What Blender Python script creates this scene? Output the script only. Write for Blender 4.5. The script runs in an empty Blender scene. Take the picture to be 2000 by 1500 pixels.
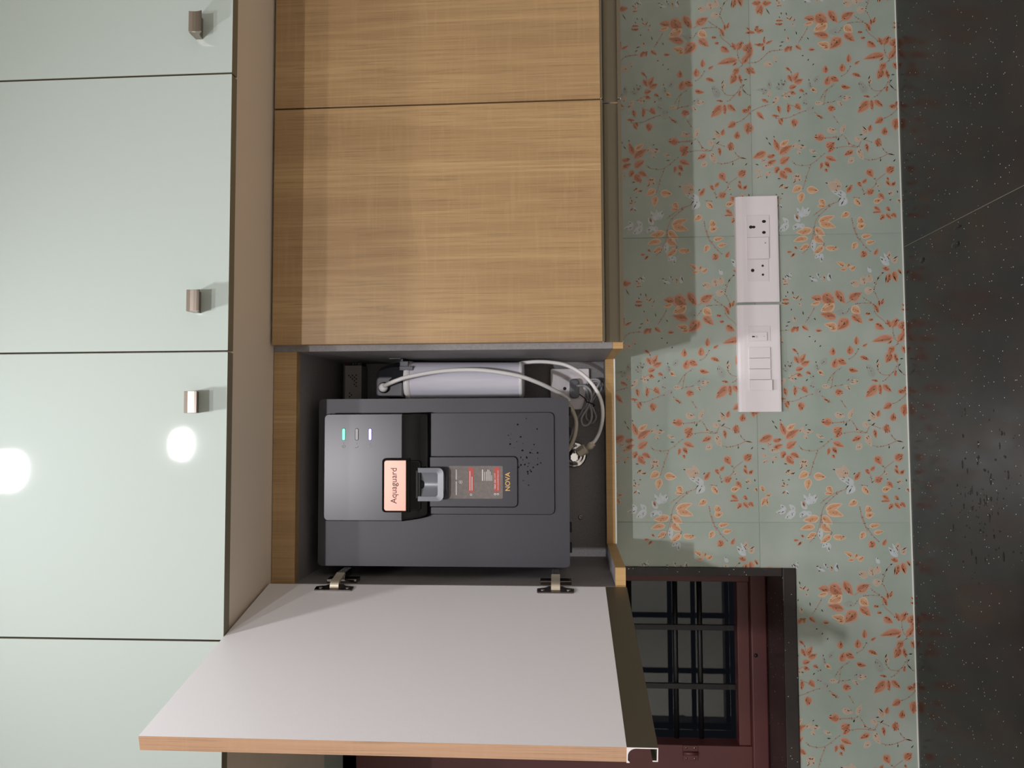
import bpy, bmesh, math, random
import numpy as np
from mathutils import Vector, Matrix
random.seed(7)
scn = bpy.context.scene
C = scn.collection
ZC = 1.55                                   # camera height above the floor; all z below are relative to it

# ------------------------------------------------------------------ camera (turned on its side like the photograph)
FPX = 1480.95
YAW, PITCH, ROLL = [math.radians(a) for a in (2.944, 3.708, -0.434)]
def basis():
    cy, sy, cp, sp = math.cos(YAW), math.sin(YAW), math.cos(PITCH), math.sin(PITCH)
    f = Vector((sy*cp, cy*cp, sp)); r = Vector((cy, -sy, 0)); u = r.cross(f)
    c, s = math.cos(ROLL), math.sin(ROLL)
    return c*r + s*u, -s*r + c*u, f
RV, UV, FV = basis()
cam = bpy.data.objects.new('camera', bpy.data.cameras.new('camera')); C.objects.link(cam)
cam.data.sensor_width = 36.0; cam.data.lens = FPX/2000*36.0
cam.data.clip_start = 0.02
m = Matrix((( -UV.x, RV.x, -FV.x, 0), (-UV.y, RV.y, -FV.y, 0), (-UV.z, RV.z, -FV.z, ZC), (0, 0, 0, 1)))
cam.matrix_world = m
scn.camera = cam
def P(x, y, Y):                             # pixel + distance of the surface it lies on -> point
    r = RV*((750-y)/FPX) + UV*((1000-x)/FPX) + FV
    return r*(Y/r.y)

# ------------------------------------------------------------------ world, lights, exposure
w = bpy.data.worlds.new('night'); scn.world = w; w.use_nodes = True
w.node_tree.nodes['Background'].inputs[0].default_value = (0.10, 0.12, 0.16, 1)
w.node_tree.nodes['Background'].inputs[1].default_value = 0.03
vs = scn.view_settings
vs.view_transform = 'Standard'; vs.look = 'None'; vs.gamma = 1.0; vs.use_curve_mapping = False
vs.exposure = 0.30
CEIL = 1.20
LAMPS = [(-0.0985, 0.605, 5.0), (-0.0625, -0.132, 7.5), (-0.20, -1.10, 46.0)]
LAMP_AT = ['in front of the loft cabinet doors', 'over the middle of the kitchen', 'deeper in the room, behind the middle one']
for i, (lx, ly, pw) in enumerate(LAMPS):
    ld = bpy.data.lights.new('downlight_offscreen', 'AREA'); ld.shape = 'DISK'; ld.size = 0.085
    ld.energy = pw; ld.color = (0.985, 0.965, 1.0)
    lo = bpy.data.objects.new('downlight_offscreen', ld); C.objects.link(lo)
    lo.location = (lx, ly, ZC+CEIL-0.022)

# ------------------------------------------------------------------ materials
def lin(c): 
    c = c/255.0
    return c/12.92 if c <= 0.04045 else ((c+0.055)/1.055)**2.4
def col(r, g, b): return (lin(r), lin(g), lin(b), 1)
MATS = {}
def mat(name, rgb, rough=0.5, metal=0.0, spec=0.5, coat=0.0, emit=None, trans=0.0, noise=None, bump=None):
    mt = bpy.data.materials.new(name); mt.use_nodes = True
    nt = mt.node_tree; b = nt.nodes['Principled BSDF']
    b.inputs['Base Color'].default_value = col(*rgb)
    b.inputs['Roughness'].default_value = rough; b.inputs['Metallic'].default_value = metal
    b.inputs['Specular IOR Level'].default_value = spec
    b.inputs['Coat Weight'].default_value = coat
    b.inputs['Transmission Weight'].default_value = trans
    if emit:
        b.inputs['Emission Color'].default_value = col(*emit[0]); b.inputs['Emission Strength'].default_value = emit[1]
    if noise or bump:
        tc = nt.nodes.new('ShaderNodeTexCoord'); mp = nt.nodes.new('ShaderNodeMapping')
        nt.links.new(tc.outputs['Object'], mp.inputs[0])
    if noise:                               # (second colour, scale xyz, detail)
        rgb2, sc, det = noise
        mp.inputs['Scale'].default_value = sc
        nz = nt.nodes.new('ShaderNodeTexNoise'); nz.inputs['Scale'].default_value = 1.0; nz.inputs['Detail'].default_value = det
        nt.links.new(mp.outputs[0], nz.inputs[0])
        rp = nt.nodes.new('ShaderNodeValToRGB'); rp.color_ramp.elements[0].position = .33; rp.color_ramp.elements[1].position = .67
        rp.color_ramp.elements[0].color = col(*rgb); rp.color_ramp.elements[1].color = col(*rgb2)
        nt.links.new(nz.outputs['Fac'], rp.inputs[0]); nt.links.new(rp.outputs[0], b.inputs['Base Color'])
    if bump:                                # (scale, strength)
        n2 = nt.nodes.new('ShaderNodeTexNoise'); n2.inputs['Scale'].default_value = bump[0]; n2.inputs['Detail'].default_value = 4
        nt.links.new(tc.outputs['Object'], n2.inputs[0])
        bp = nt.nodes.new('ShaderNodeBump'); bp.inputs['Strength'].default_value = bump[1]; bp.inputs['Distance'].default_value = 0.002
        nt.links.new(n2.outputs['Fac'], bp.inputs['Height']); nt.links.new(bp.outputs[0], b.inputs['Normal'])
    MATS[name] = mt
    return mt
def wood(name, light, dark, rough=0.42):
    mt = bpy.data.materials.new(name); mt.use_nodes = True
    nt = mt.node_tree; b = nt.nodes['Principled BSDF']; N = nt.nodes.new; L = nt.links.new
    tc = N('ShaderNodeTexCoord')
    def noise(sc, det, dist=0.0):
        mp = N('ShaderNodeMapping'); mp.inputs['Scale'].default_value = sc; L(tc.outputs['Object'], mp.inputs[0])
        nz = N('ShaderNodeTexNoise'); nz.inputs['Scale'].default_value = 1; nz.inputs['Detail'].default_value = det
        nz.inputs['Distortion'].default_value = dist; L(mp.outputs[0], nz.inputs[0]); return nz
    broad = noise((16, 16, 1.3), 4, 1.2); fine = noise((230, 230, 3.2), 5, .3); pores = noise((560, 560, 9), 2); flame = noise((9, 9, 110), 3, 0.8)
    r1 = N('ShaderNodeValToRGB'); r1.color_ramp.elements[0].position = .3; r1.color_ramp.elements[1].position = .72
    r1.color_ramp.elements[0].color = col(*dark); r1.color_ramp.elements[1].color = col(*light)
    L(broad.outputs['Fac'], r1.inputs[0])
    def layer(prev, nz, lo, hi, rgb, amt):
        rp = N('ShaderNodeValToRGB'); rp.color_ramp.elements[0].position = lo; rp.color_ramp.elements[1].position = hi
        rp.color_ramp.elements[0].color = (amt, amt, amt, 1); rp.color_ramp.elements[1].color = (0, 0, 0, 1)
        L(nz.outputs['Fac'], rp.inputs[0])
        mx = N('ShaderNodeMix'); mx.data_type = 'RGBA'; L(rp.outputs[0], mx.inputs[0]); L(prev, mx.inputs[6]); mx.inputs[7].default_value = col(*rgb)
        return mx.outputs[2]
    o = layer(r1.outputs[0], fine, .38, .6, dark, .55)
    o = layer(o, pores, .34, .46, tuple(int(v*0.80) for v in dark), .45)
    o = layer(o, flame, .3, .5, light, .22)
    L(o, b.inputs['Base Color'])
    b.inputs['Roughness'].default_value = rough
    bp = N('ShaderNodeBump'); bp.inputs['Strength'].default_value = .08; bp.inputs['Distance'].default_value = .001
    L(pores.outputs['Fac'], bp.inputs['Height']); L(bp.outputs[0], b.inputs['Normal'])
    MATS[name] = mt
def granite(name):
    mt = bpy.data.materials.new(name); mt.use_nodes = True
    nt = mt.node_tree; b = nt.nodes['Principled BSDF']; N = nt.nodes.new; L = nt.links.new
    tc = N('ShaderNodeTexCoord')
    n1 = N('ShaderNodeTexNoise'); n1.inputs['Scale'].default_value = 9; n1.inputs['Detail'].default_value = 6; L(tc.outputs['Object'], n1.inputs[0])
    r1 = N('ShaderNodeValToRGB'); e = r1.color_ramp.elements
    e[0].position = .35; e[0].color = col(27, 26, 28); e[1].position = .7; e[1].color = col(44, 37, 34); L(n1.outputs['Fac'], r1.inputs[0])
    v = N('ShaderNodeTexVoronoi'); v.inputs['Scale'].default_value = 190; L(tc.outputs['Object'], v.inputs[0])
    rv = N('ShaderNodeValToRGB'); rv.color_ramp.elements[0].position = .10; rv.color_ramp.elements[1].position = .16
    rv.color_ramp.elements[0].color = (1, 1, 1, 1); rv.color_ramp.elements[1].color = (0, 0, 0, 1); L(v.outputs['Distance'], rv.inputs[0])
    sep = N('ShaderNodeSeparateColor'); L(v.outputs['Color'], sep.inputs[0])
    gt = N('ShaderNodeMath'); gt.operation = 'GREATER_THAN'; gt.inputs[1].default_value = .86; L(sep.outputs[0], gt.inputs[0])
    mu = N('ShaderNodeMath'); mu.operation = 'MULTIPLY'; L(rv.outputs[0], mu.inputs[0]); L(gt.outputs[0], mu.inputs[1])
    mx = N('ShaderNodeMix'); mx.data_type = 'RGBA'; L(mu.outputs[0], mx.inputs[0]); L(r1.outputs[0], mx.inputs[6]); mx.inputs[7].default_value = col(236, 232, 226)
    L(mx.outputs[2], b.inputs['Base Color'])
    n2 = N('ShaderNodeTexNoise'); n2.inputs['Scale'].default_value = 30; n2.inputs['Detail'].default_value = 5; L(tc.outputs['Object'], n2.inputs[0])
    mr = N('ShaderNodeMapRange'); mr.inputs[3].default_value = .12; mr.inputs[4].default_value = .30; L(n2.outputs['Fac'], mr.inputs[0]); L(mr.outputs[0], b.inputs['Roughness'])
    b.inputs['Specular IOR Level'].default_value = .45
    MATS[name] = mt

wood('wood', (178, 148, 104), (148, 117, 79))
wood('wood_edge', (186, 150, 120), (170, 134, 104), .5)
wood('wood_end', (190, 154, 100), (176, 140, 88), .5)
granite('granite')
mat('tile', (152, 166, 155), .22, spec=.5, noise=((167, 176, 167), (9, 9, 9), 4))
mat('wall_paint', (188, 182, 170), .7)
mat('grout', (168, 180, 170), .7)
mat('caulk', (222, 224, 216), .5)
mat('loft_green', (178, 189, 183), .045, spec=.5)
mat('beige', (222, 209, 190), .55, bump=(300, .1))
mat('door_edge', (122, 116, 96), .5)
mat('nickel', (158, 148, 138), .36, metal=1.0)
mat('white_laminate', (224, 222, 224), .38, bump=(700, .05))
mat('grey_laminate', (122, 119, 120), .55, noise=((132, 129, 129), (240, 240, 240), 2))
mat('bronze', (108, 100, 84), .36, metal=.75)
mat('alu_cut', (226, 222, 220), .4, metal=.15)
mat('plastic_white', (232, 226, 229), .3)
mat('plastic_white2', (226, 220, 223), .34)
mat('hole', (10, 9, 10), .6)  # black for the painted shade in holes, and for one switch mark
mat('maroon', (90, 48, 44), .42, noise=((82, 42, 45), (6, 6, 6), 3))
mat('iron', (9, 9, 10), .5, bump=(90, .5))
mat('pane', (235, 240, 238), .0, spec=.5, trans=1.0)
mat('charcoal', (51, 50, 58), .42, bump=(1200, .03))
mat('charcoal_panel', (51, 50, 58), .30)
mat('charcoal_lower', (51, 50, 58), .36)
mat('gloss_black', (5, 5, 6), .06, spec=.3)
mat('gap_black', (8, 8, 9), .6)
mat('rose_gold', (218, 164, 148), .38, metal=.35)
mat('badge_text', (72, 40, 36), .5)
mat('gold_text', (196, 160, 98), .4, metal=.4)
mat('icon', (150, 146, 150), .5)
mat('lever_grey', (112, 116, 124), .28, spec=.6)
mat('led_green', (120, 255, 190), .4, emit=((70, 255, 160), 3.2))
mat('led_blue', (120, 110, 255), .4, emit=((130, 120, 255), 4.5))
mat('led_off', (168, 166, 170), .4)
mat('sticker', (96, 90, 86), .4, noise=((112, 102, 96), (160, 160, 160), 3))
mat('sticker_red', (172, 66, 58), .45)
mat('sticker_text', (208, 202, 200), .5)
mat('filter_white', (236, 234, 244), .3, noise=((220, 218, 232), (60, 60, 5), 2))
mat('filter_black', (40, 40, 44), .45)
mat('filter_cap', (92, 92, 98), .42)
mat('steel', (150, 148, 150), .35, metal=.9)
mat('tube_white', (242, 240, 238), .35)
mat('tube_cream', (206, 196, 178), .4)
mat('cord_grey', (156, 156, 159), .5)
mat('plug_grey', (96, 98, 104), .45)
mat('chrome', (225, 225, 225), .07, metal=1.0)
mat('hinge_cap', (190, 180, 160), .4, metal=.5)
mat('hinge_steel', (120, 112, 108), .22, metal=1.0)
mat('driver_metal', (150, 146, 144), .5, metal=.2)
mat('driver_red', (110, 28, 34), .5)
mat('water', (250, 250, 250), .03, spec=.5, trans=1.0)
MATS['water'].node_tree.nodes['Principled BSDF'].inputs['IOR'].default_value = 1.33
mat('ceiling_white', (226, 224, 218), .8)
mat('room_wall', (222, 218, 210), .8)
mat('floor_tile', (176, 170, 163), .35)
mat('lamp_ring', (235, 235, 232), .4)
mat('lamp_disc', (255, 250, 240), .5, emit=((255, 246, 232), 14.0))
mat('leaf_o', (178, 122, 96), .38, noise=((190, 140, 113), (130, 130, 130), 3))
mat('leaf_or', (194, 152, 130), .38)
mat('leaf_l', (196, 148, 112), .38, noise=((210, 172, 138), (130, 130, 130), 3))
mat('leaf_lr', (210, 184, 158), .38)
mat('leaf_p', (184, 160, 140), .38, noise=((192, 172, 154), (110, 110, 110), 3))
mat('leaf_pr', (186, 176, 160), .38)
mat('leaf_w', (194, 198, 204), .38, noise=((176, 186, 184), (110, 110, 110), 3))
mat('leaf_wr', (186, 194, 192), .38)
mat('leaf_g', (150, 156, 148), .38, noise=((158, 160, 154), (110, 110, 110), 3))
mat('leaf_gr', (152, 162, 152), .38)
mat('stem', (176, 138, 118), .4)
mat('leaf_dark', (160, 102, 76), .38, noise=((176, 120, 92), (150, 150, 150), 3))
mat('leaf_mid', (190, 138, 102), .38, noise=((200, 156, 122), (150, 150, 150), 3))
mat('vein', (130, 78, 56), .4)
mat('lustre', (92, 74, 48), .22, metal=1.0)

# ------------------------------------------------------------------ mesh helpers
def NB(): return bmesh.new()
def append(bm, src, mi):
    vm = {v: bm.verts.new(v.co) for v in src.verts}
    for f in src.faces:
        try: nf = bm.faces.new([vm[v] for v in f.verts])
        except ValueError: continue
        nf.material_index = mi; nf.smooth = f.smooth
    src.free()
def box(bm, x0, x1, y0, y1, z0, z1, bev=0.0, mi=0, seg=2):
    t = bmesh.new(); bmesh.ops.create_cube(t, size=1)
    for v in t.verts:
        v.co = Vector((x0+(v.co.x+.5)*(x1-x0), y0+(v.co.y+.5)*(y1-y0), z0+(v.co.z+.5)*(z1-z0)))
    if bev: bmesh.ops.bevel(t, geom=t.edges[:], offset=bev, segments=seg, affect='EDGES', profile=.5)
    append(bm, t, mi)
def prism(bm, pts, plane, a, b, mi=0, bev=0.0, cap_mi=None, xf=None):
    t = bmesh.new()
    def mk(p, q):
        v = {'xz': (p[0], q, p[1]), 'yz': (q, p[0], p[1]), 'xy': (p[0], p[1], q)}[plane]
        return xf(Vector(v)) if xf else v
    A = [t.verts.new(mk(p, a)) for p in pts]; B = [t.verts.new(mk(p, b)) for p in pts]
    f1 = t.faces.new(A); f2 = t.faces.new(B[::-1]); n = len(pts)
    for i in range(n): t.faces.new((A[i], B[i], B[(i+1) % n], A[(i+1) % n]))
    bmesh.ops.recalc_face_normals(t, faces=t.faces[:])
    if bev:
        eds = [e for e in t.edges if e.verts[0] in set(A+B) and len({v in A for v in e.verts}) == 1]
        bmesh.ops.bevel(t, geom=eds, offset=bev, segments=2, affect='EDGES', profile=.5)
    if cap_mi is not None and not bev:
        append_multi(bm, t, mi, {f1, f2}, cap_mi); return
    append(bm, t, mi)
def append_multi(bm, src, mi, caps, cmi):
    vm = {v: bm.verts.new(v.co) for v in src.verts}
    for f in src.faces:
        nf = bm.faces.new([vm[v] for v in f.verts]); nf.material_index = cmi if f in caps else mi
    src.free()
def rrect(x0, x1, z0, z1, r, n=5, corners=(1, 1, 1, 1)):      # corners: bl, br, tr, tl
    out = []
    cs = [(x0, z0, 180), (x1, z0, 270), (x1, z1, 0), (x0, z1, 90)]
    for k, (cx, cz, a0) in enumerate(cs):
        rr = r*corners[k]
        if rr <= 0: out.append((cx, cz)); continue
        ox = cx+rr if cx == x0 else cx-rr; oz = cz+rr if cz == z0 else cz-rr
        for i in range(n+1):
            a = math.radians(a0+90*i/n); out.append((ox+rr*math.cos(a), oz+rr*math.sin(a)))
    return out
def catmull(pts, n=8):
    pts = [Vector(p) for p in pts]; q = [2*pts[0]-pts[1]]+pts+[2*pts[-1]-pts[-2]]; out = []
    for i in range(1, len(q)-2):
        for k in range(n):
            t = k/n; a, b, c, d = q[i-1], q[i], q[i+1], q[i+2]
            out.append(.5*((2*b)+(c-a)*t+(2*a-5*b+4*c-d)*t*t+(3*b-a-3*c+d)*t**3))
    out.append(pts[-1]); return out
def tube(bm, pts, r, n=10, mi=0, smooth=8, caps=True):
    pp = catmull(pts, smooth) if smooth else [Vector(p) for p in pts]
    rings = []; up = None
    for i, p in enumerate(pp):
        d = (pp[min(i+1, len(pp)-1)]-pp[max(i-1, 0)]).normalized()
        if up is None: up = d.orthogonal().normalized()
        up = (up-d*up.dot(d)).normalized(); s = d.cross(up)
        rings.append([bm.verts.new(p+(up*math.cos(2*math.pi*k/n)+s*math.sin(2*math.pi*k/n))*r) for k in range(n)])
    for a, b in zip(rings, rings[1:]):
        for k in range(n):
            f = bm.faces.new((a[k], a[(k+1) % n], b[(k+1) % n], b[k])); f.smooth = True; f.material_index = mi
    if caps:
        for rg in (rings[0][::-1], rings[-1]):
            f = bm.faces.new(rg); f.material_index = mi
def lathe(bm, prof, c, axis=(0, 0, 1), n=32, mi=0, smooth=True, caps=True):
    ax = Vector(axis).normalized(); e1 = ax.orthogonal().normalized(); e2 = ax.cross(e1); c = Vector(c)
    rings = []
    for r, h in prof:
        if r < 1e-6: rings.append([bm.verts.new(c+ax*h)])
        else: rings.append([bm.verts.new(c+ax*h+(e1*math.cos(2*math.pi*k/n)+e2*math.sin(2*math.pi*k/n))*r) for k in range(n)])
    for a, b in zip(rings, rings[1:]):
        for k in range(n):
            k2 = (k+1) % n
            vs_ = [a[k % len(a)], a[k2 % len(a)], b[k2 % len(b)], b[k % len(b)]]
            u = []
            for v in vs_:
                if v not in u: u.append(v)
            if len(u) > 2:
                f = bm.faces.new(u); f.smooth = smooth; f.material_index = mi
    for rg in (rings[0], rings[-1]):
        if caps and len(prof) > 2 and len(rg) > 2:
            try: f = bm.faces.new(rg); f.material_index = mi
            except ValueError: pass
def plate_hole(bm, outer, inner, y0, y1):      # a plate with an opening, front at y0
    t = bmesh.new()
    for y in (y0, y1):
        es = []
        for pts in (outer, inner):
            vs_ = [t.verts.new((p[0], y, p[1])) for p in pts]
            es += [t.edges.new((vs_[i], vs_[(i+1) % len(vs_)])) for i in range(len(vs_))]
        bmesh.ops.triangle_fill(t, use_beauty=True, use_dissolve=False, edges=es)
    t.verts.ensure_lookup_table(); k = 0; n2 = len(outer)+len(inner)
    for n in (len(outer), len(inner)):
        for i in range(n):
            a, b = k+i, k+(i+1) % n; t.faces.new([t.verts[j] for j in (a, b, b+n2, a+n2)])
        k += n
    bmesh.ops.recalc_face_normals(t, faces=t.faces[:]); append(bm, t, 0)
def tag(o, label=None, cat=None, group=None, kind=None):
    if label: o['label'] = label
    if cat: o['category'] = cat
    if group: o['group'] = group
    if kind: o['kind'] = kind
    return o
WLOC = {}
def build(name, bm, mats, parent=None, recalc=True, base=None):
    if recalc: bmesh.ops.recalc_face_normals(bm, faces=bm.faces[:])
    co = [v.co for v in bm.verts]
    mn = Vector([min(c[i] for c in co) for i in range(3)]); mx = Vector([max(c[i] for c in co) for i in range(3)])
    c = Vector(((mn.x+mx.x)/2, (mn.y+mx.y)/2, mn.z)) if base is None else Vector(base)
    for v in bm.verts: v.co -= c
    me = bpy.data.meshes.new(name); bm.to_mesh(me); bm.free()
    for k in ([mats] if isinstance(mats, str) else mats): me.materials.append(MATS[k])
    return place(name, me, c+Vector((0, 0, ZC)), parent)
def place(name, me, wloc, parent=None):
    o = bpy.data.objects.new(name, me); C.objects.link(o); WLOC[o.name] = Vector(wloc)
    if parent: o.parent = parent; o.location = Vector(wloc)-WLOC[parent.name]
    else: o.location = wloc
    return o
def thing(name, label, cat, loc, group=None):
    o = bpy.data.objects.new(name, None); C.objects.link(o); o.empty_display_size = .05
    o.location = Vector(loc)+Vector((0, 0, ZC)); WLOC[o.name] = o.location.copy()
    return tag(o, label, cat, group)
def struct(name, bm, mats): return tag(build(name, bm, mats), kind='structure')
def text(name, s, size, cx, y, cz, m_, parent, depth=.0003, bold=0.0, sx=1.0):
    cu = bpy.data.curves.new(name, 'FONT'); cu.body = s; cu.size = size; cu.align_x = 'CENTER'; cu.align_y = 'CENTER'
    cu.extrude = depth; cu.offset = bold
    t = bpy.data.objects.new(name, cu); C.objects.link(t)
    bpy.context.view_layer.update()
    me = bpy.data.meshes.new_from_object(t.evaluated_get(bpy.context.evaluated_depsgraph_get()))
    bpy.data.objects.remove(t)
    me.transform(Matrix.Diagonal((sx, 1, 1, 1))); me.transform(Matrix.Rotation(math.pi/2, 4, 'X'))
    me.materials.clear(); me.materials.append(MATS[m_])
    return place(name, me, Vector((cx, y, cz+ZC)), parent)

# ------------------------------------------------------------------ room shell
WY = 1.57                                   # tile face
XL, XR, YB = -1.7, 1.7, -2.9
WIN_R, WIN_L, WIN_B, WIN_T = -0.2926, -1.30, -0.466, 0.493
bm = NB()
box(bm, WIN_R, XR, WY+.0012, WY+.20, -ZC, CEIL)
box(bm, XL, WIN_L, WY+.0012, WY+.20, -ZC, CEIL)
box(bm, WIN_L, WIN_R, WY+.0012, WY+.20, -ZC, WIN_B)
box(bm, WIN_L, WIN_R, WY+.0012, WY+.20, WIN_T, CEIL)
wall = struct('wall_back', bm, 'grout')
bm = NB(); box(bm, XL-.1, XL, YB, WY+.2, -ZC, CEIL); struct('wall_left', bm, 'room_wall')
bm = NB(); box(bm, XR, XR+.1, YB, WY+.2, -ZC, CEIL); struct('wall_right', bm, 'room_wall')
bm = NB(); box(bm, XL-.1, XR+.1, YB-.1, YB, -ZC, CEIL); struct('wall_rear', bm, 'room_wall')
bm = NB(); box(bm, XL-.1, XR+.1, YB-.1, WY+.2, -ZC-.1, -ZC); struct('floor', bm, 'floor_tile')
bm = NB(); box(bm, XL-.1, XR+.1, YB-.1, WY+.2, CEIL, CEIL+.1); struct('ceiling', bm, 'ceiling_white')

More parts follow.
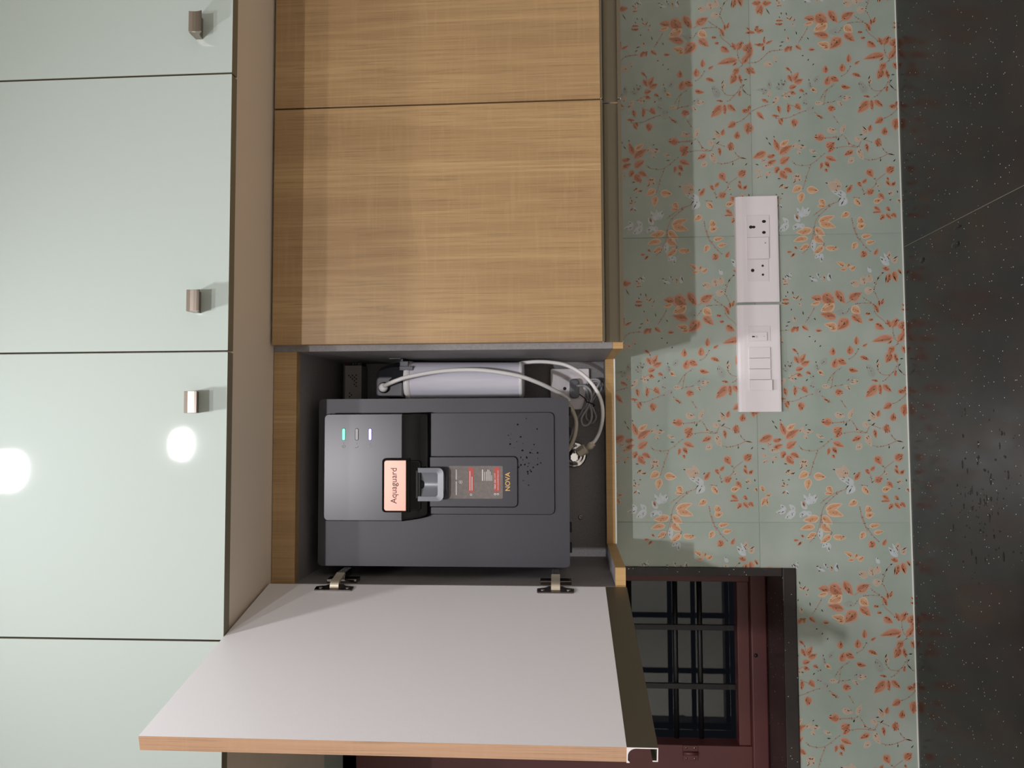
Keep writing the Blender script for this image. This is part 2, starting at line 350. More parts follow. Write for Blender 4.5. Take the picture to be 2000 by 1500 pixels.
# ---- printed tiles: one flower print traced once, repeated on every tile
TW, TH, TZ0, TX1 = 0.5847, 0.2970, -0.694, 0.382      # tile columns end at TX1, TX1-TW, ...
CROP = {1: (1460, 0, 6.25), 2: (1460, 230, 6.25), 3: (1500, 440, 7.143), 4: (1500, 620, 6.667), 5: (1470, 800, 6.0606)}
def wxz(c, px, py):
    ox, oy, s = CROP[c]; p = P(ox+px/s, oy+py/s, WY); return p.x, p.z
LEAVES = {
4: "o 1150 365 1150 235 70|o 1225 385 1300 335 40|o 840 500 845 385 85|o 1065 490 1065 360 95|o 850 665 890 525 100|o 900 550 1030 610 100|o 1040 670 1185 700 70|o 1190 510 1325 560 60|o 1640 260 1340 320 95|o 1620 290 1550 350 30|o 1640 370 1560 490 90|o 1600 450 1530 600 110|o 1650 460 1685 600 55|o 1740 370 1800 480 60|o 1620 130 1690 0 90|o 1610 130 1540 20 70|o 1390 80 1520 160 95|o 1700 150 1790 40 100|o 1690 325 1790 180 90|p 1440 660 1440 560 55|g 1375 780 1290 600 95|o 1655 770 1660 680 40|o 1420 870 1265 1050 115|o 1450 860 1470 1020 60|o 1490 870 1615 975 80|o 1440 835 1335 815 35|o 1685 960 1805 975 75|o 1610 1110 1495 1195 90|o 1775 1120 1775 1300 100|o 865 985 985 965 100|o 430 1095 425 1225 100|o 355 890 350 1035 60|o 450 890 520 990 80|o 210 910 240 1030 60|o 215 1100 270 1195 50|o 355 690 465 655 70|o 370 730 455 770 60|o 490 715 565 735 50|o 340 500 400 610 60|o 415 600 490 465 80|o 425 620 550 565 80|o 310 400 390 465 40|o 300 200 370 110 60|o 370 190 395 110 50|o 440 105 530 175 55|l 645 690 735 755 50|g 690 620 760 520 70|g 650 700 620 600 60|p 700 895 820 900 55|g 650 920 650 1060 95|p 995 880 1085 945 45|p 1050 850 1195 815 70|g 1010 850 1120 770 70|o 715 1050 820 1115 35|p 860 1255 1010 1290 80|p 1050 1320 1115 1180 60|o 840 1365 680 1355 110|p 1400 1340 1330 1230 90|o 1425 1300 1450 1200 60|o 1620 1355 1640 1235 90|o 1550 1495 1540 1380 85|p 1230 1370 1320 1430 70|g 540 870 620 900 90|g 560 800 600 740 70|p 1130 1440 1190 1480 40",
5: "o 240 310 65 385 95|o 235 370 355 350 60|o 385 350 560 230 95|o 390 310 320 140 75|l 400 240 510 165 65|o 395 465 525 370 90|o 240 460 365 410 65|p 160 410 240 425 45|p 190 475 330 490 55|o 385 490 335 580 70|o 400 540 490 655 95|o 440 520 560 575 75|p 90 535 200 545 40|p 115 620 190 590 40|p 220 600 300 560 50|p 560 270 610 200 45|p 600 270 720 255 55|p 600 310 660 335 45|p 750 290 855 340 40|o 950 270 1070 215 110|o 1050 250 970 340 70|o 945 385 1090 445 70|o 940 440 1000 530 65|o 905 450 885 545 45|o 940 530 975 580 40|o 1290 315 1165 380 70|p 1290 400 1215 480 70|p 1340 290 1410 440 75|o 1440 230 1460 345 50|o 1570 180 1600 285 85|o 1450 550 1525 655 95|o 1685 605 1785 525 100|o 1395 730 1450 665 50|o 1335 700 1390 775 50|o 1445 855 1545 805 90|p 1560 770 1620 740 35|o 1690 655 1715 700 35|o 1680 695 1735 770 50|o 1745 770 1800 710 50|o 1590 850 1665 930 70|l 1530 960 1640 930 65|o 1530 1010 1620 1070 50|o 1635 1080 1505 1085 35|o 1660 1110 1605 1185 60|o 1680 1095 1750 1180 55|o 1745 1100 1810 1160 60|o 1680 1020 1735 1070 50|p 1715 820 1780 880 55|p 1810 930 1865 975 50|l 1300 910 1380 1005 65|l 1240 1080 1135 1140 75|l 1330 1190 1420 1180 90|l 1330 1260 1440 1230 80|l 660 740 545 815 85|l 720 785 870 800 90|l 670 815 645 955 80|l 875 910 950 990 70|l 850 990 950 1000 40|w 670 1130 600 1000 50|w 680 1120 675 985 55|w 690 1120 750 1000 55|w 700 1110 770 1040 50|w 640 1180 570 1085 60|w 640 1200 560 1280 55|w 650 1200 690 1270 60|o 590 1090 620 1160 35|w 505 1190 430 1120 50|w 505 1190 380 1290 60|w 500 1190 440 1300 50|w 395 1190 330 1120 45|w 390 1190 270 1215 45|w 390 1200 320 1240 40|w 1190 860 1015 810 70|p 1130 800 970 700 120|p 1110 790 1070 655 95|w 1200 890 1110 1000 90|w 1200 880 1080 820 80|o 1205 840 1280 730 60|p 600 640 550 600 50|p 600 640 655 595 50|p 600 640 665 675 50|p 600 650 565 705 50|p 600 640 605 575 50|p 390 760 450 710 40|p 430 760 500 740 50|l 380 910 330 900 20|p 380 910 360 835 20|p 380 910 430 870 20|o 390 960 350 1000 20|w 390 950 430 1015 25|l 860 1190 1065 1115 85|l 870 1210 1080 1260 90|l 820 1255 950 1355 85|l 790 1275 590 1310 90|l 1380 1380 1515 1360 60|l 150 1040 105 1150 55|l 160 1040 180 1150 40|l 150 1030 230 1000 35|l 90 900 150 980 50",
3: "l 560 180 350 225 85|l 640 150 780 250 115|l 780 280 630 405 85|l 580 270 440 355 75|w 620 200 640 370 70|l 800 310 990 325 75|w 720 390 650 465 60|w 745 390 740 520 60|o 260 375 340 370 40|o 380 385 310 450 40|o 360 300 420 330 35|l 1360 245 1500 225 65|l 1240 235 1170 340 80|o 1370 360 1290 450 105|o 1480 420 1535 320 60|w 1690 560 1560 430 75|w 1690 500 1610 380 40|p 1690 470 1690 355 65|p 1730 520 1810 440 90|o 1700 620 1580 590 70|o 1700 660 1660 820 80|o 1750 630 1790 800 90|o 1810 610 1870 680 45|l 1080 570 950 510 60|l 1110 600 1130 520 50|l 1100 610 1000 625 50|l 1140 620 1230 570 70|p 1350 830 1310 700 110|p 1400 800 1430 680 100|p 1270 850 1150 770 100|p 1340 920 1480 900 100|w 1440 660 1390 580 50|p 280 800 190 740 60|p 190 820 290 815 40|w 310 760 310 650 40|w 260 760 240 680 40|w 850 780 850 660 60|p 785 790 775 680 40|w 740 750 670 670 35|w 700 780 570 720 35|p 390 1040 330 980 45|p 400 1040 420 970 40|p 430 1050 480 1010 40|p 430 1080 470 1130 40|o 300 1090 180 1090 40|o 760 1030 590 1010 100|l 730 1070 590 1110 60|o 750 960 940 1090 180|l 930 1100 730 1200 130|o 960 1290 720 1235 115|o 940 900 1080 1100 120|o 1120 1040 1310 935 130|l 1170 1130 1290 1230 115|o 1160 1250 1325 1370 115|o 1130 1300 960 1470 160|l 960 1400 780 1380 85|l 960 1430 860 1460 80|g 1080 1210 940 1210 90|o 1470 1100 1550 1230 60|o 1550 1140 1550 1040 45|o 1570 1110 1615 1015 55|o 1350 1235 1440 1240 45|o 1400 1310 1470 1330 50|o 1915 1130 1860 1095 35|o 1915 1180 1850 1175 40|o 660 1465 760 1470 50|p 380 1350 345 1265 50|w 230 30 170 90 60|w 390 0 350 60 50",
1: "o 170 30 40 40 80|o 170 40 300 30 80|o 170 50 110 180 95|o 165 60 165 200 60|o 340 255 440 255 35|o 0 380 95 405 50|o 95 390 120 310 55|o 105 400 200 360 60|o 210 550 70 540 45|o 205 540 200 440 35|o 215 540 310 490 35|o 205 560 175 625 35|o 0 740 30 490 95|p 220 750 320 810 60|p 200 760 240 840 40|p 320 680 360 770 35|o 0 820 100 905 85|o 110 1360 205 1465 60|o 165 1210 265 1250 45|g 270 1090 265 980 55|g 250 1095 110 1100 40|g 240 1110 170 1150 45|p 265 1110 260 1200 45|g 430 1090 330 1060 45|g 440 1060 400 960 35|g 440 1050 470 960 35|p 380 1170 300 1290 55|p 430 1150 500 1220 50|p 430 1140 550 1150 35|o 290 1410 400 1420 40|o 395 1440 435 1500 45|o 0 1300 40 1330 70",
2: "o 10 190 20 50 110"}
STEMS = {
4: "770 850 840 735 960 650|1050 545 1130 490 1175 405|190 1095 350 1085 500 1020 590 995|340 905 440 935|820 920 835 830 850 740|820 900 890 895 960 880|700 1020 820 1110|940 1070 1020 1180|840 1370 980 1360|1620 130 1640 260 1690 330 1640 380|1410 660 1480 740 1600 735 1700 600|1500 830 1600 745|1810 1000 1680 1100 1600 1130|1690 650 1740 720 1810 760|270 790 370 730|400 600 390 470",
5: "1050 280 1200 265 1330 275 1380 200|940 155 1080 150 1150 130|545 430 600 475 740 485 860 410 930 350|770 490 720 620 700 690 680 770|1110 940 950 1000 800 1110|1040 960 870 1110 820 1210 820 1320 800 1400|1270 1150 1290 1280 1360 1440|1670 610 1570 690 1540 760 1420 860|1520 655 1570 695|1630 290 1700 370 1780 385|1700 370 1640 400 1520 440 1420 425|1170 130 1250 240 1330 270|1500 220 1380 170|1270 890 1350 900|1395 775 1410 860",
3: "640 40 620 140 580 280 480 400|650 140 780 250 770 290|1205 20 1240 150 1280 200 1330 270 1420 360|1090 1090 1200 1020 1310 940|1215 1100 1330 1085 1440 1090|1310 990 1430 1080 1470 1110 1500 1230 1600 1320 1700 1420|1150 1150 1080 1240|520 1360 610 1220 650 1140|1480 930 1540 1040|1590 670 1520 760 1480 900",
1: "0 1400 100 1330 260 1275|0 770 130 750 240 650 300 620 430 610"}
DASHES = {                                    # single lustre strokes that stand clear of the leaves
5: "225 125 255 165|255 185 295 235|320 115 335 135|620 190 645 175|645 235 690 240|785 380 840 382|100 455 145 470|365 640 410 645|390 740 440 710|470 770 500 740|1390 20 1450 75|1355 130 1400 125|1410 190 1450 155|1105 195 1110 150|945 705 980 715|1190 770 1215 745|1105 930 1140 890|1135 990 1170 925|1785 385 1700 365|1765 470 1795 435|1615 425 1612 465|1720 940 1745 930|1705 850 1735 870|1815 820 1820 855|1590 815 1600 830|240 605 238 640|345 835 365 840|415 830 440 832",
3: "850 680 880 760|1570 460 1605 495|1745 470 1810 430|1585 675 1615 655|1480 905 1475 885|250 690 305 730|570 715 605 715|600 780 630 775|690 680 710 695|240 1415 285 1395|640 1290 665 1325|320 1190 328 1160|240 980 255 1000|1480 810 1490 795|1520 770 1545 710|1640 810 1650 690|1740 690 1790 780",
4: "525 250 555 252|605 325 620 295|670 385 690 360|1410 600 1435 540|1415 610 1430 660|1690 665 1755 735|1695 635 1725 600|1710 540 1765 535|280 650 298 618|215 610 230 650|625 595 620 570|340 795 375 805|490 830 520 800|1005 1410 1015 1380|1345 1415 1385 1380",
1: "405 150 415 180|465 150 480 190|590 380 600 430|400 520 445 510|220 100 270 180"}
CLS = {'o': 0, 'l': 2, 'p': 4, 'w': 6, 'g': 8}
PRINT_MATS = ['leaf_o', 'leaf_or', 'leaf_l', 'leaf_lr', 'leaf_p', 'leaf_pr', 'leaf_w', 'leaf_wr', 'leaf_g', 'leaf_gr', 'stem', 'lustre', 'leaf_dark', 'leaf_mid', 'vein']
POLYS = []                                   # (list of (u,v) in tile coordinates, layer, material)
def leaf_poly(b, t, wd, k=1.0, bend=0.0):
    d = (t[0]-b[0], t[1]-b[1]); L = math.hypot(*d); ux, uy = d[0]/L, d[1]/L; nx, ny = -uy, ux
    lo, hi = (1-k)*.5, 1-(1-k)*.5
    def pt(s, side):
        sh = (math.sin(math.pi*min(1, s**.8)))**.85*(1-.25*s)*1.12
        a = lo+(hi-lo)*s; off = side*wd*.5*k*sh+bend*math.sin(math.pi*s)*L
        return (b[0]+ux*L*a+nx*off, b[1]+uy*L*a+ny*off)
    S = [0, .1, .25, .42, .6, .78, .9]
    return [pt(s, 1) for s in S]+[pt(1, 0)]+[pt(s, -1) for s in S[:0:-1]]
def stroke_poly(a, b, th):
    d = (b[0]-a[0], b[1]-a[1]); L = math.hypot(*d) or 1e-6; nx, ny = -d[1]/L*th*.5, d[0]/L*th*.5
    mx_, my_ = (a[0]+b[0])/2, (a[1]+b[1])/2
    return [a, (mx_+nx, my_+ny), b, (mx_-nx, my_-ny)]
def band_poly(a, b, th):
    d = (b[0]-a[0], b[1]-a[1]); L = math.hypot(*d) or 1e-6; nx, ny = -d[1]/L*th*.5, d[0]/L*th*.5
    return [(a[0]+nx, a[1]+ny), (b[0]+nx, b[1]+ny), (b[0]-nx, b[1]-ny), (a[0]-nx, a[1]-ny)]
MPP = WY/FPX
for c, s in LEAVES.items():
    for item in s.split('|'):
        q = item.split(); k = q[0]; x0, y0, x1, y1, wd = [float(v) for v in q[1:]]
        b = wxz(c, x0, y0); t = wxz(c, x1, y1); wm = wd/CROP[c][2]*MPP; bend = random.uniform(-.05, .05)
        POLYS.append((leaf_poly(b, t, wm*1.08, 1.0, bend), 0, CLS[k]+1)); POLYS.append((leaf_poly(b, t, wm*.92, .86, bend), 1, CLS[k]))
        hp = leaf_poly(b, t, wm*.80, .80, bend)
        if k in 'ol':
            half = hp[:8] if random.random() < .5 else [hp[0]]+hp[7:]
            POLYS.append((half, 2, 12 if k == 'o' else 13))
            POLYS.append((stroke_poly(hp[0], hp[7], .0008), 2, 14 if k == 'o' else 12))
        L = math.hypot(t[0]-b[0], t[1]-b[1]); dx, dz = (t[0]-b[0])/L, (t[1]-b[1])/L
        n = random.choice((1, 2, 3, 4)) if k in 'op' else random.choice((1, 2, 3))
        for _ in range(n):
            a = random.uniform(.2, .8)*L; o = random.uniform(-.28, .28)*wm; l = random.uniform(.001, .0065)
            cx, cz = b[0]+dx*a-dz*o, b[1]+dz*a+dx*o; an = math.atan2(dz, dx)+random.uniform(-.4, .4)
            POLYS.append((stroke_poly((cx-math.cos(an)*l/2, cz-math.sin(an)*l/2), (cx+math.cos(an)*l/2, cz+math.sin(an)*l/2), random.uniform(.0009, .0016)), 3, 11))
for c, s in STEMS.items():
    for item in s.split('|'):
        v = [float(q) for q in item.split()]; pts = [wxz(c, v[i], v[i+1]) for i in range(0, len(v), 2)]
        pp = catmull([(p[0], p[1], 0) for p in pts], 4)
        for a, b in zip(pp, pp[1:]): POLYS.append((band_poly((a.x, a.y), (b.x, b.y), .0013), 2, 10))
        for _ in range(max(1, len(pp)//2)):
            a = random.choice(pp); an = random.uniform(0, 6.28); l = .0022
            POLYS.append((stroke_poly((a.x, a.y), (a.x+math.cos(an)*l, a.y+math.sin(an)*l), .0012), 3, 11))
for c, s in DASHES.items():
    for item in s.split('|'):
        v = [float(q) for q in item.split()]
        POLYS.append((stroke_poly(wxz(c, v[0], v[1]), wxz(c, v[2], v[3]), .0021), 3, 11))
def clip(poly, x0, x1, z0, z1):
    for ax, lim, sg in ((0, x0, 1), (0, x1, -1), (1, z0, 1), (1, z1, -1)):
        out = []
        for i, p in enumerate(poly):
            q = poly[(i+1) % len(poly)]; a = sg*(p[ax]-lim); b = sg*(q[ax]-lim)
            if a >= 0: out.append(p)
            if (a >= 0) != (b >= 0):
                t = a/(a-b); out.append((p[0]+(q[0]-p[0])*t, p[1]+(q[1]-p[1])*t))
        poly = out
        if len(poly) < 3: return []
    return poly
def print_mesh(*rects):                      # the part of the print that falls on a (cut) tile; origin = tile corner
    bm = NB()
    for (u0, u1, v0, v1), (i, (poly, layer, mi)) in [(rc, e) for rc in rects for e in enumerate(POLYS)]:
        us = [p[0] for p in poly]; v_ = [p[1] for p in poly]
        ku = math.floor((sum(us)/len(us)-(TX1-TW))/TW); kv = math.floor((sum(v_)/len(v_)-TZ0)/TH)
        loc = [(p[0]-(TX1-TW)-ku*TW, p[1]-TZ0-kv*TH) for p in poly]
        for du in (-1, 0, 1):
            for dv in (-1, 0, 1):
                q = [(p[0]+du*TW, p[1]+dv*TH) for p in loc]
                if max(p[0] for p in q) < u0 or min(p[0] for p in q) > u1 or max(p[1] for p in q) < v0 or min(p[1] for p in q) > v1: continue
                q = clip(q, u0+.0004, u1-.0004, v0+.0004, v1-.0004)
                if len(q) < 3: continue
                vs_ = [bm.verts.new((p[0], -.00015-.00016*layer-1.2e-6*(i % 120), p[1])) for p in q]
                f = bm.faces.new(vs_); f.material_index = mi
                if f.normal.y > 0 or True:
                    f.normal_update()
                    if f.normal.y > 0: f.normal_flip()
    me = bpy.data.meshes.new('floral_print'); bm.to_mesh(me); bm.free()
    for k in PRINT_MATS: me.materials.append(MATS[k])
    return me
FULL = print_mesh((0, TW, 0, TH))
bmt = NB(); box(bmt, .0004, TW-.0004, 0, .008, .0004, TH-.0004, .0006, seg=1)
bmesh.ops.recalc_face_normals(bmt, faces=bmt.faces[:])
TILE = bpy.data.meshes.new('tile'); bmt.to_mesh(TILE); bmt.free(); TILE.materials.append(MATS['tile'])
for col_i in range(-3, 3):
    x0 = TX1-TW+col_i*TW
    for row in (0, 1):
        z0 = TZ0+row*TH
        rects = [(max(0, XL-x0), min(TW, XR-x0), 0, TH)]
        if x0 < WIN_R:                       # cut round the window
            ur, ul, vb = WIN_R-x0, WIN_L-x0, WIN_B-z0
            rects = []
            if vb > 0 and 0 < ur < TW:       # this one is cut to an L round the corner of the window
                e = .0004; bt = NB()
                prism(bt, [(e, e), (TW-e, e), (TW-e, TH-e), (ur, TH-e), (ur, vb), (e, vb)], 'xz', 0, .008)
                tm = bpy.data.meshes.new('tile'); bt.to_mesh(tm); bt.free(); tm.materials.append(MATS['tile'])
                t = place('tile', tm, (x0, WY, z0+ZC), wall)
                place('floral_print', print_mesh((0, TW, 0, vb), (ur, TW, vb-.0008, TH)), (x0, WY, z0+ZC), t)
                continue
            if vb > 0: rects.append((0, TW, 0, min(TH, vb)))
            if ur < TW: rects.append((max(0, ur), TW, max(0, vb), TH))
            if ul > 0: rects.append((0, min(TW, ul), max(0, vb), TH))
            rects = [(max(a, XL-x0), min(b, XR-x0), c_, d_) for a, b, c_, d_ in rects]
        for (a, b, c_, d_) in rects:
            if b-a < .01 or d_-c_ < .01: continue
            full = (a == 0 and b == TW and c_ == 0 and d_ == TH)
            if full: tm, pm = TILE, FULL
            else:
                bt = NB(); box(bt, a+.0004, b-.0004, 0, .008, c_+.0004, d_-.0004, .0006, seg=1)
                bmesh.ops.recalc_face_normals(bt, faces=bt.faces[:])
                tm = bpy.data.meshes.new('tile'); bt.to_mesh(tm); bt.free(); tm.materials.append(MATS['tile'])
                pm = print_mesh((a, b, c_, d_))
            t = place('tile', tm, (x0, WY, z0+ZC), wall)
            place('floral_print', pm, (x0, WY, z0+ZC), t)
bm = NB(); box(bm, XL, XR, WY-.0012, WY+.0005, -.694, -.6918); struct('trim_1', bm, 'caulk')

# ------------------------------------------------------------------ window with granite surround and iron grille
win = thing('window_1', None, None, (-.55, 1.70, -.439)); tag(win, kind='structure')
bm = NB(); box(bm, WIN_L, WIN_R, WY-.004, 1.735, WIN_B, -.4389, .002); build('window_sill', bm, 'granite', win)
bm = NB(); box(bm, -.3092, WIN_R, WY-.004, 1.735, -.4389, WIN_T, .0015); build('jamb_lining', bm, 'granite', win)
FY = 1.692
bm = NB()
box(bm, -.349, -.3092, FY+.012, FY+.055, -.4389, WIN_T, .002)
box(bm, WIN_L, -.3092, FY, FY+.05, -.4389, -.405, .003)
box(bm, -.795, -.70, FY+.012, FY+.055, -.4389, WIN_T, .002)
box(bm, WIN_L, -1.26, FY+.012, FY+.055, -.4389, WIN_T, .002)
box(bm, WIN_L, -.3092, FY+.012, FY+.055, .46, WIN_T, .002)
fr = build('window_frame', bm, 'maroon', win)
for hx in (P(1476, 1280, FY).x,):
    bm = NB(); c_ = P(1476, 1280, FY); lathe(bm, [(0, .0), (.0042, 0.0), (.0042, .003)], (c_.x, FY-.0012, c_.z), (0, 1, 0), 14); build('bolt_hole_shade', bm, 'hole', fr)  # black disc on the rail paints the shade inside a bolt hole
for (xa, xb) in ((-.70, -.349), (-1.26, -.795)):
    bm = NB()
    box(bm, xa, xb, FY+.016, FY+.046, -.405, -.3795, .0015); box(bm, xa, xb, FY+.016, FY+.046, .435, .46, .0015)
    ca = build('casement', bm, 'maroon', win)
    bm = NB(); box(bm, xa, xb, FY+.095, FY+.099, -.3795, .435); build('pane', bm, 'pane', win)
    for ib, px in enumerate((1230, 1320, 1368)):
        z = P(px, 1300, FY+.05).z
        bm = NB(); tube(bm, [(xa-.004, FY+.052, z), (xb+.004, FY+.052, z)], .0058, 10, smooth=0); build('grille_bar', bm, 'iron', win)
    for z in (-.05, .06, .17, .28, .38):
        bm = NB(); tube(bm, [(xa-.004, FY+.052, z), (xb+.004, FY+.052, z)], .0058, 10, smooth=0); build('grille_bar', bm, 'iron', win)
    for k in ((P(1300, 1225, FY+.04).x, P(1300, 1340, FY+.04).x) if xa > -.75 else (-.95, -1.1)):
        bm = NB(); box(bm, k-.006, k+.006, FY+.040, FY+.047, -.3795, .435, .001); build('grille_upright', bm, 'iron', win)
for zc in (P(1350, 1470, FY).z, .20):
    bm = NB(); x = P(1350, 1470, FY+.012).x
    box(bm, x-.016, x+.016, FY+.009, FY+.013, zc-.016, zc+.016, .001)
    tube(bm, [(x, FY+.007, zc-.016), (x, FY+.007, zc+.016)], .004, 10, smooth=0)
    hg = build('window_hinge', bm, 'maroon', win)
    for dx in (-.011, .011):
        for dz in (-.009, .009):
            bm = NB(); lathe(bm, [(0, 0), (.0022, 0), (.0026, .0012)], (x+dx, FY+.008, zc+dz), (0, 1, 0), 10); build('screw', bm, 'hinge_steel', hg)

# ------------------------------------------------------------------ granite worktop in two slabs
ct = thing('countertop', 'black granite worktop flecked with sparkles below the flowered tiles', 'countertop', (0, 1.27, -.734))
for (xa, xb) in ((XL, .3517), (.3523, XR)):
    bm = NB(); box(bm, xa, xb, .96, WY+.008, -.734, -.694, .0008); build('granite_slab', bm, 'granite', ct)
bm = NB(); box(bm, .3516, .3524, .962, WY, -.73, -.6939); build('slab_joint', bm, 'door_edge', ct)
for k, (xa, xb) in enumerate(((XL, -.75), (-.75, .2), (.2, XR))):
    t = thing('base_cabinet', 'wooden base cabinet under the granite worktop, '+('below the window', 'below the wall sockets', 'running from the sockets to the side wall')[k], 'cabinet', ((xa+xb)/2, 1.28, -ZC), 'base cabinets under the worktop')
    bm = NB(); box(bm, xa+.001, xb-.001, 1.02, WY-.008, -ZC, -.734); build('body', bm, 'grey_laminate', t)
    for a, b in ((xa, (xa+xb)/2), ((xa+xb)/2, xb)):
        bm = NB(); box(bm, a+.003, b-.003, 1.0, 1.02, -ZC+.1, -.75, .001); build('door', bm, 'wood', t)

# ------------------------------------------------------------------ middle row of wall cabinets
DM, CF = 1.25, 1.27
ZT, ZB = .4885, -.0691
PX = 1.5485                                   # inner face of the back panel
def profile_pts(h=.0345, t=.0014):            # C-shaped grip rail, (depth from the door front, height below the door)
    p = [(-.0012, .0), (.018, .0), (.018, -h), (.001, -h), (.001, -h+.006), (.0024, -h+.006), (.0024, -h+t), (.0166, -h+t)]
    for i in range(7):
        a = math.radians(90*i/6); p.append((.0166-.009+.009*math.cos(a), -t-.009+.009*math.sin(a)))
    p += [(.002, -t), (-.0002, -.0034), (-.0012, -.0034)]
    return p
def closed_cabinet(x0, x1, hx0, hx1, label):
    t = thing('wall_cabinet', label, 'cabinet', ((x0+x1)/2, 1.4, -.1035))
    bm = NB(); box(bm, x0, x1, CF, WY+.004, -.0865, .492); build('body', bm, 'grey_laminate', t)
    bm = NB(); box(bm, x0, x1, CF, WY+.004, -.1035, -.0866, .0005); build('bottom_panel', bm, 'wood_end', t)
    bm = NB(); box(bm, hx0, hx1, DM, DM+.018, ZB, ZT, .0007); d = build('door', bm, 'wood', t)
    bm = NB(); prism(bm, [(DM+a, ZB+b) for a, b in profile_pts()], 'yz', hx0, hx1, 0, cap_mi=1); build('handle_profile', bm, ['bronze', 'alu_cut'], d)
closed_cabinet(.1418, .5406, .1335, .5392, 'closed wooden wall cabinet beside the open cabinet with the water purifier')
closed_cabinet(.5410, .9500, .5420, .9485, 'closed wooden wall cabinet beyond the one next to the open cabinet')

oc = thing('wall_cabinet', 'open wooden wall cabinet with grey inside and white-backed door, holding the water purifier', 'cabinet', (-.073, 1.42, -.1035))
IL, IR = -.269, .1235
bm = NB(); box(bm, -.287, IL, CF, WY+.004, -.0865, .492, .0005); build('side_panel', bm, 'grey_laminate', oc)
bm = NB(); box(bm, IR, .1415, CF, WY+.004, -.0865, .492, .0005); build('side_panel', bm, 'grey_laminate', oc)
bm = NB(); box(bm, IL, IR, CF+.018, PX, .452, .470); build('top_panel', bm, 'grey_laminate', oc)
bm = NB(); box(bm, -.287, IR, CF-.0005, CF+.0175, .452, .492, .0005); build('fascia', bm, 'wood', oc)
bm = NB(); box(bm, IL, IR, PX, PX+.008, -.0865, .452); build('back_panel', bm, 'grey_laminate', oc)
outline = [(-.287, CF), (-.287, WY+.004), (.1415, WY+.004), (.1415, CF), (.1232, CF), (.1245, 1.495), (-.2345, 1.495), (-.2385, CF)]
bm = NB(); prism(bm, outline, 'xy', -.1035, -.0866, 0)
for f in bm.faces:
    f.normal_update()
    if f.normal.z > .9: f.material_index = 1
bp = build('bottom_panel', bm, ['wood_end', 'grey_laminate'], oc, recalc=False)
bm = NB(); box(bm, -.2345, .1245, 1.4935, 1.496, -.1058, -.1030); build('edge_strip', bm, 'caulk', bp)
c_ = P(1134, 1010, PX)
bm = NB(); lathe(bm, [(0, -.0015), (.0016, -.0015), (.0019, -.0025), (.0046, -.0018), (.005, 0)], (c_.x, PX, c_.z), (0, 1, 0), 16); build('screw', bm, 'steel', oc)
# open door: hinge side at H0, swung out a little more than a right angle
H0 = Vector((-.2662, 1.252, 0)); DV = Vector((-.2290, -.9734, 0)); NV = Vector((.9734, -.2290, 0))
def dpt(s, n, z): return H0+DV*s+NV*n+Vector((0, 0, z))
DW = .4005
bm = NB()
vs8 = [bm.verts.new(dpt(s, n, z)) for s in (0, DW) for n in (-.018, 0) for z in (ZB, ZT)]
q = lambda a, b, c_, d_, mi: setattr(bm.faces.new([vs8[i] for i in (a, b, c_, d_)]), 'material_index', mi)
q(2, 3, 7, 6, 1); q(0, 1, 5, 4, 0); q(0, 1, 3, 2, 2); q(4, 5, 7, 6, 2); q(0, 2, 6, 4, 2); q(1, 3, 7, 5, 2)
bmesh.ops.recalc_face_normals(bm, faces=bm.faces[:])
od = build('door', bm, ['wood', 'white_laminate', 'wood_edge'], oc)
bm = NB()
prism(bm, [(a, ZB+b) for a, b in profile_pts()], 'yz', 0, DW, 0, cap_mi=1, xf=lambda v: dpt(v.x, v.y-.018, v.z))
build('handle_profile', bm, ['bronze', 'alu_cut'], od)
for (xa, xb, dz) in ((617, 690, 0), (1048, 1120, 0)):
    za, zb = P(xa, 1150, 1.24).z, P(xb, 1150, 1.24).z; zc = (za+zb)/2-.001; hw = abs(za-zb)/2
    bm = NB()                                  # winged cup plate on the door
    shp = [(.0235, -hw), (.0255, -hw+.002), (.0255, hw-.002), (.0235, hw), (.0125, hw), (.011, hw-.006), (.009, .017), (.004, .011), (.004, -.011), (.009, -.017), (.011, -hw+.006), (.0125, -hw)]
    prism(bm, shp, 'xz', 0, .0022, 0, xf=lambda v: dpt(v.x, v.y, zc+v.z))
    hg = build('hinge', bm, 'hinge_steel', oc)
    for dz in (-hw+.009, hw-.009):
        bm = NB(); p = dpt(.018, .0022, zc+dz); lathe(bm, [(0, .001), (.0025, .0012), (.0035, 0)], p, NV, 12); build('screw', bm, 'steel', hg)
    bm = NB()                                  # curved cap
    a = [dpt(.019, .003, 0), dpt(.012, .0105, 0), Vector((-.2535, 1.262, 0)), Vector((-.2505, 1.272, 0))]
    a = catmull(a, 5); wz = .0072
    for p0, p1 in zip(a, a[1:]):
        for s_ in (0,):
            v = [bm.verts.new(p+Vector((0, 0, zc+s))) for p, s in ((p0, -wz), (p1, -wz), (p1, wz), (p0, wz))]; bm.faces.new(v)
    bmesh.ops.remove_doubles(bm, verts=bm.verts[:], dist=1e-5)
    g = bmesh.ops.extrude_face_region(bm, geom=bm.faces[:]); 
    for v in [e for e in g['geom'] if isinstance(e, bmesh.types.BMVert)]: v.co += Vector((-.0035, .002, 0))
    build('hinge_cap', bm, 'hinge_cap', hg)
    bm = NB()                                  # arm and mounting plate on the side panel
    box(bm, -.2625, -.2500, 1.272, 1.316, zc-.007, zc+.007, .0015); box(bm, IL-.0005, -.2625, 1.276, 1.300, zc-.026, zc+.026, .001)
    lathe(bm, [(0, .0), (.003, 0), (.0034, -.002)], (-.2495, 1.288, zc), (1, 0, 0), 10); lathe(bm, [(0, .0), (.003, 0), (.0034, -.002)], (-.2495, 1.304, zc), (1, 0, 0), 10)
    build('hinge_arm', bm, 'hinge_steel', hg)

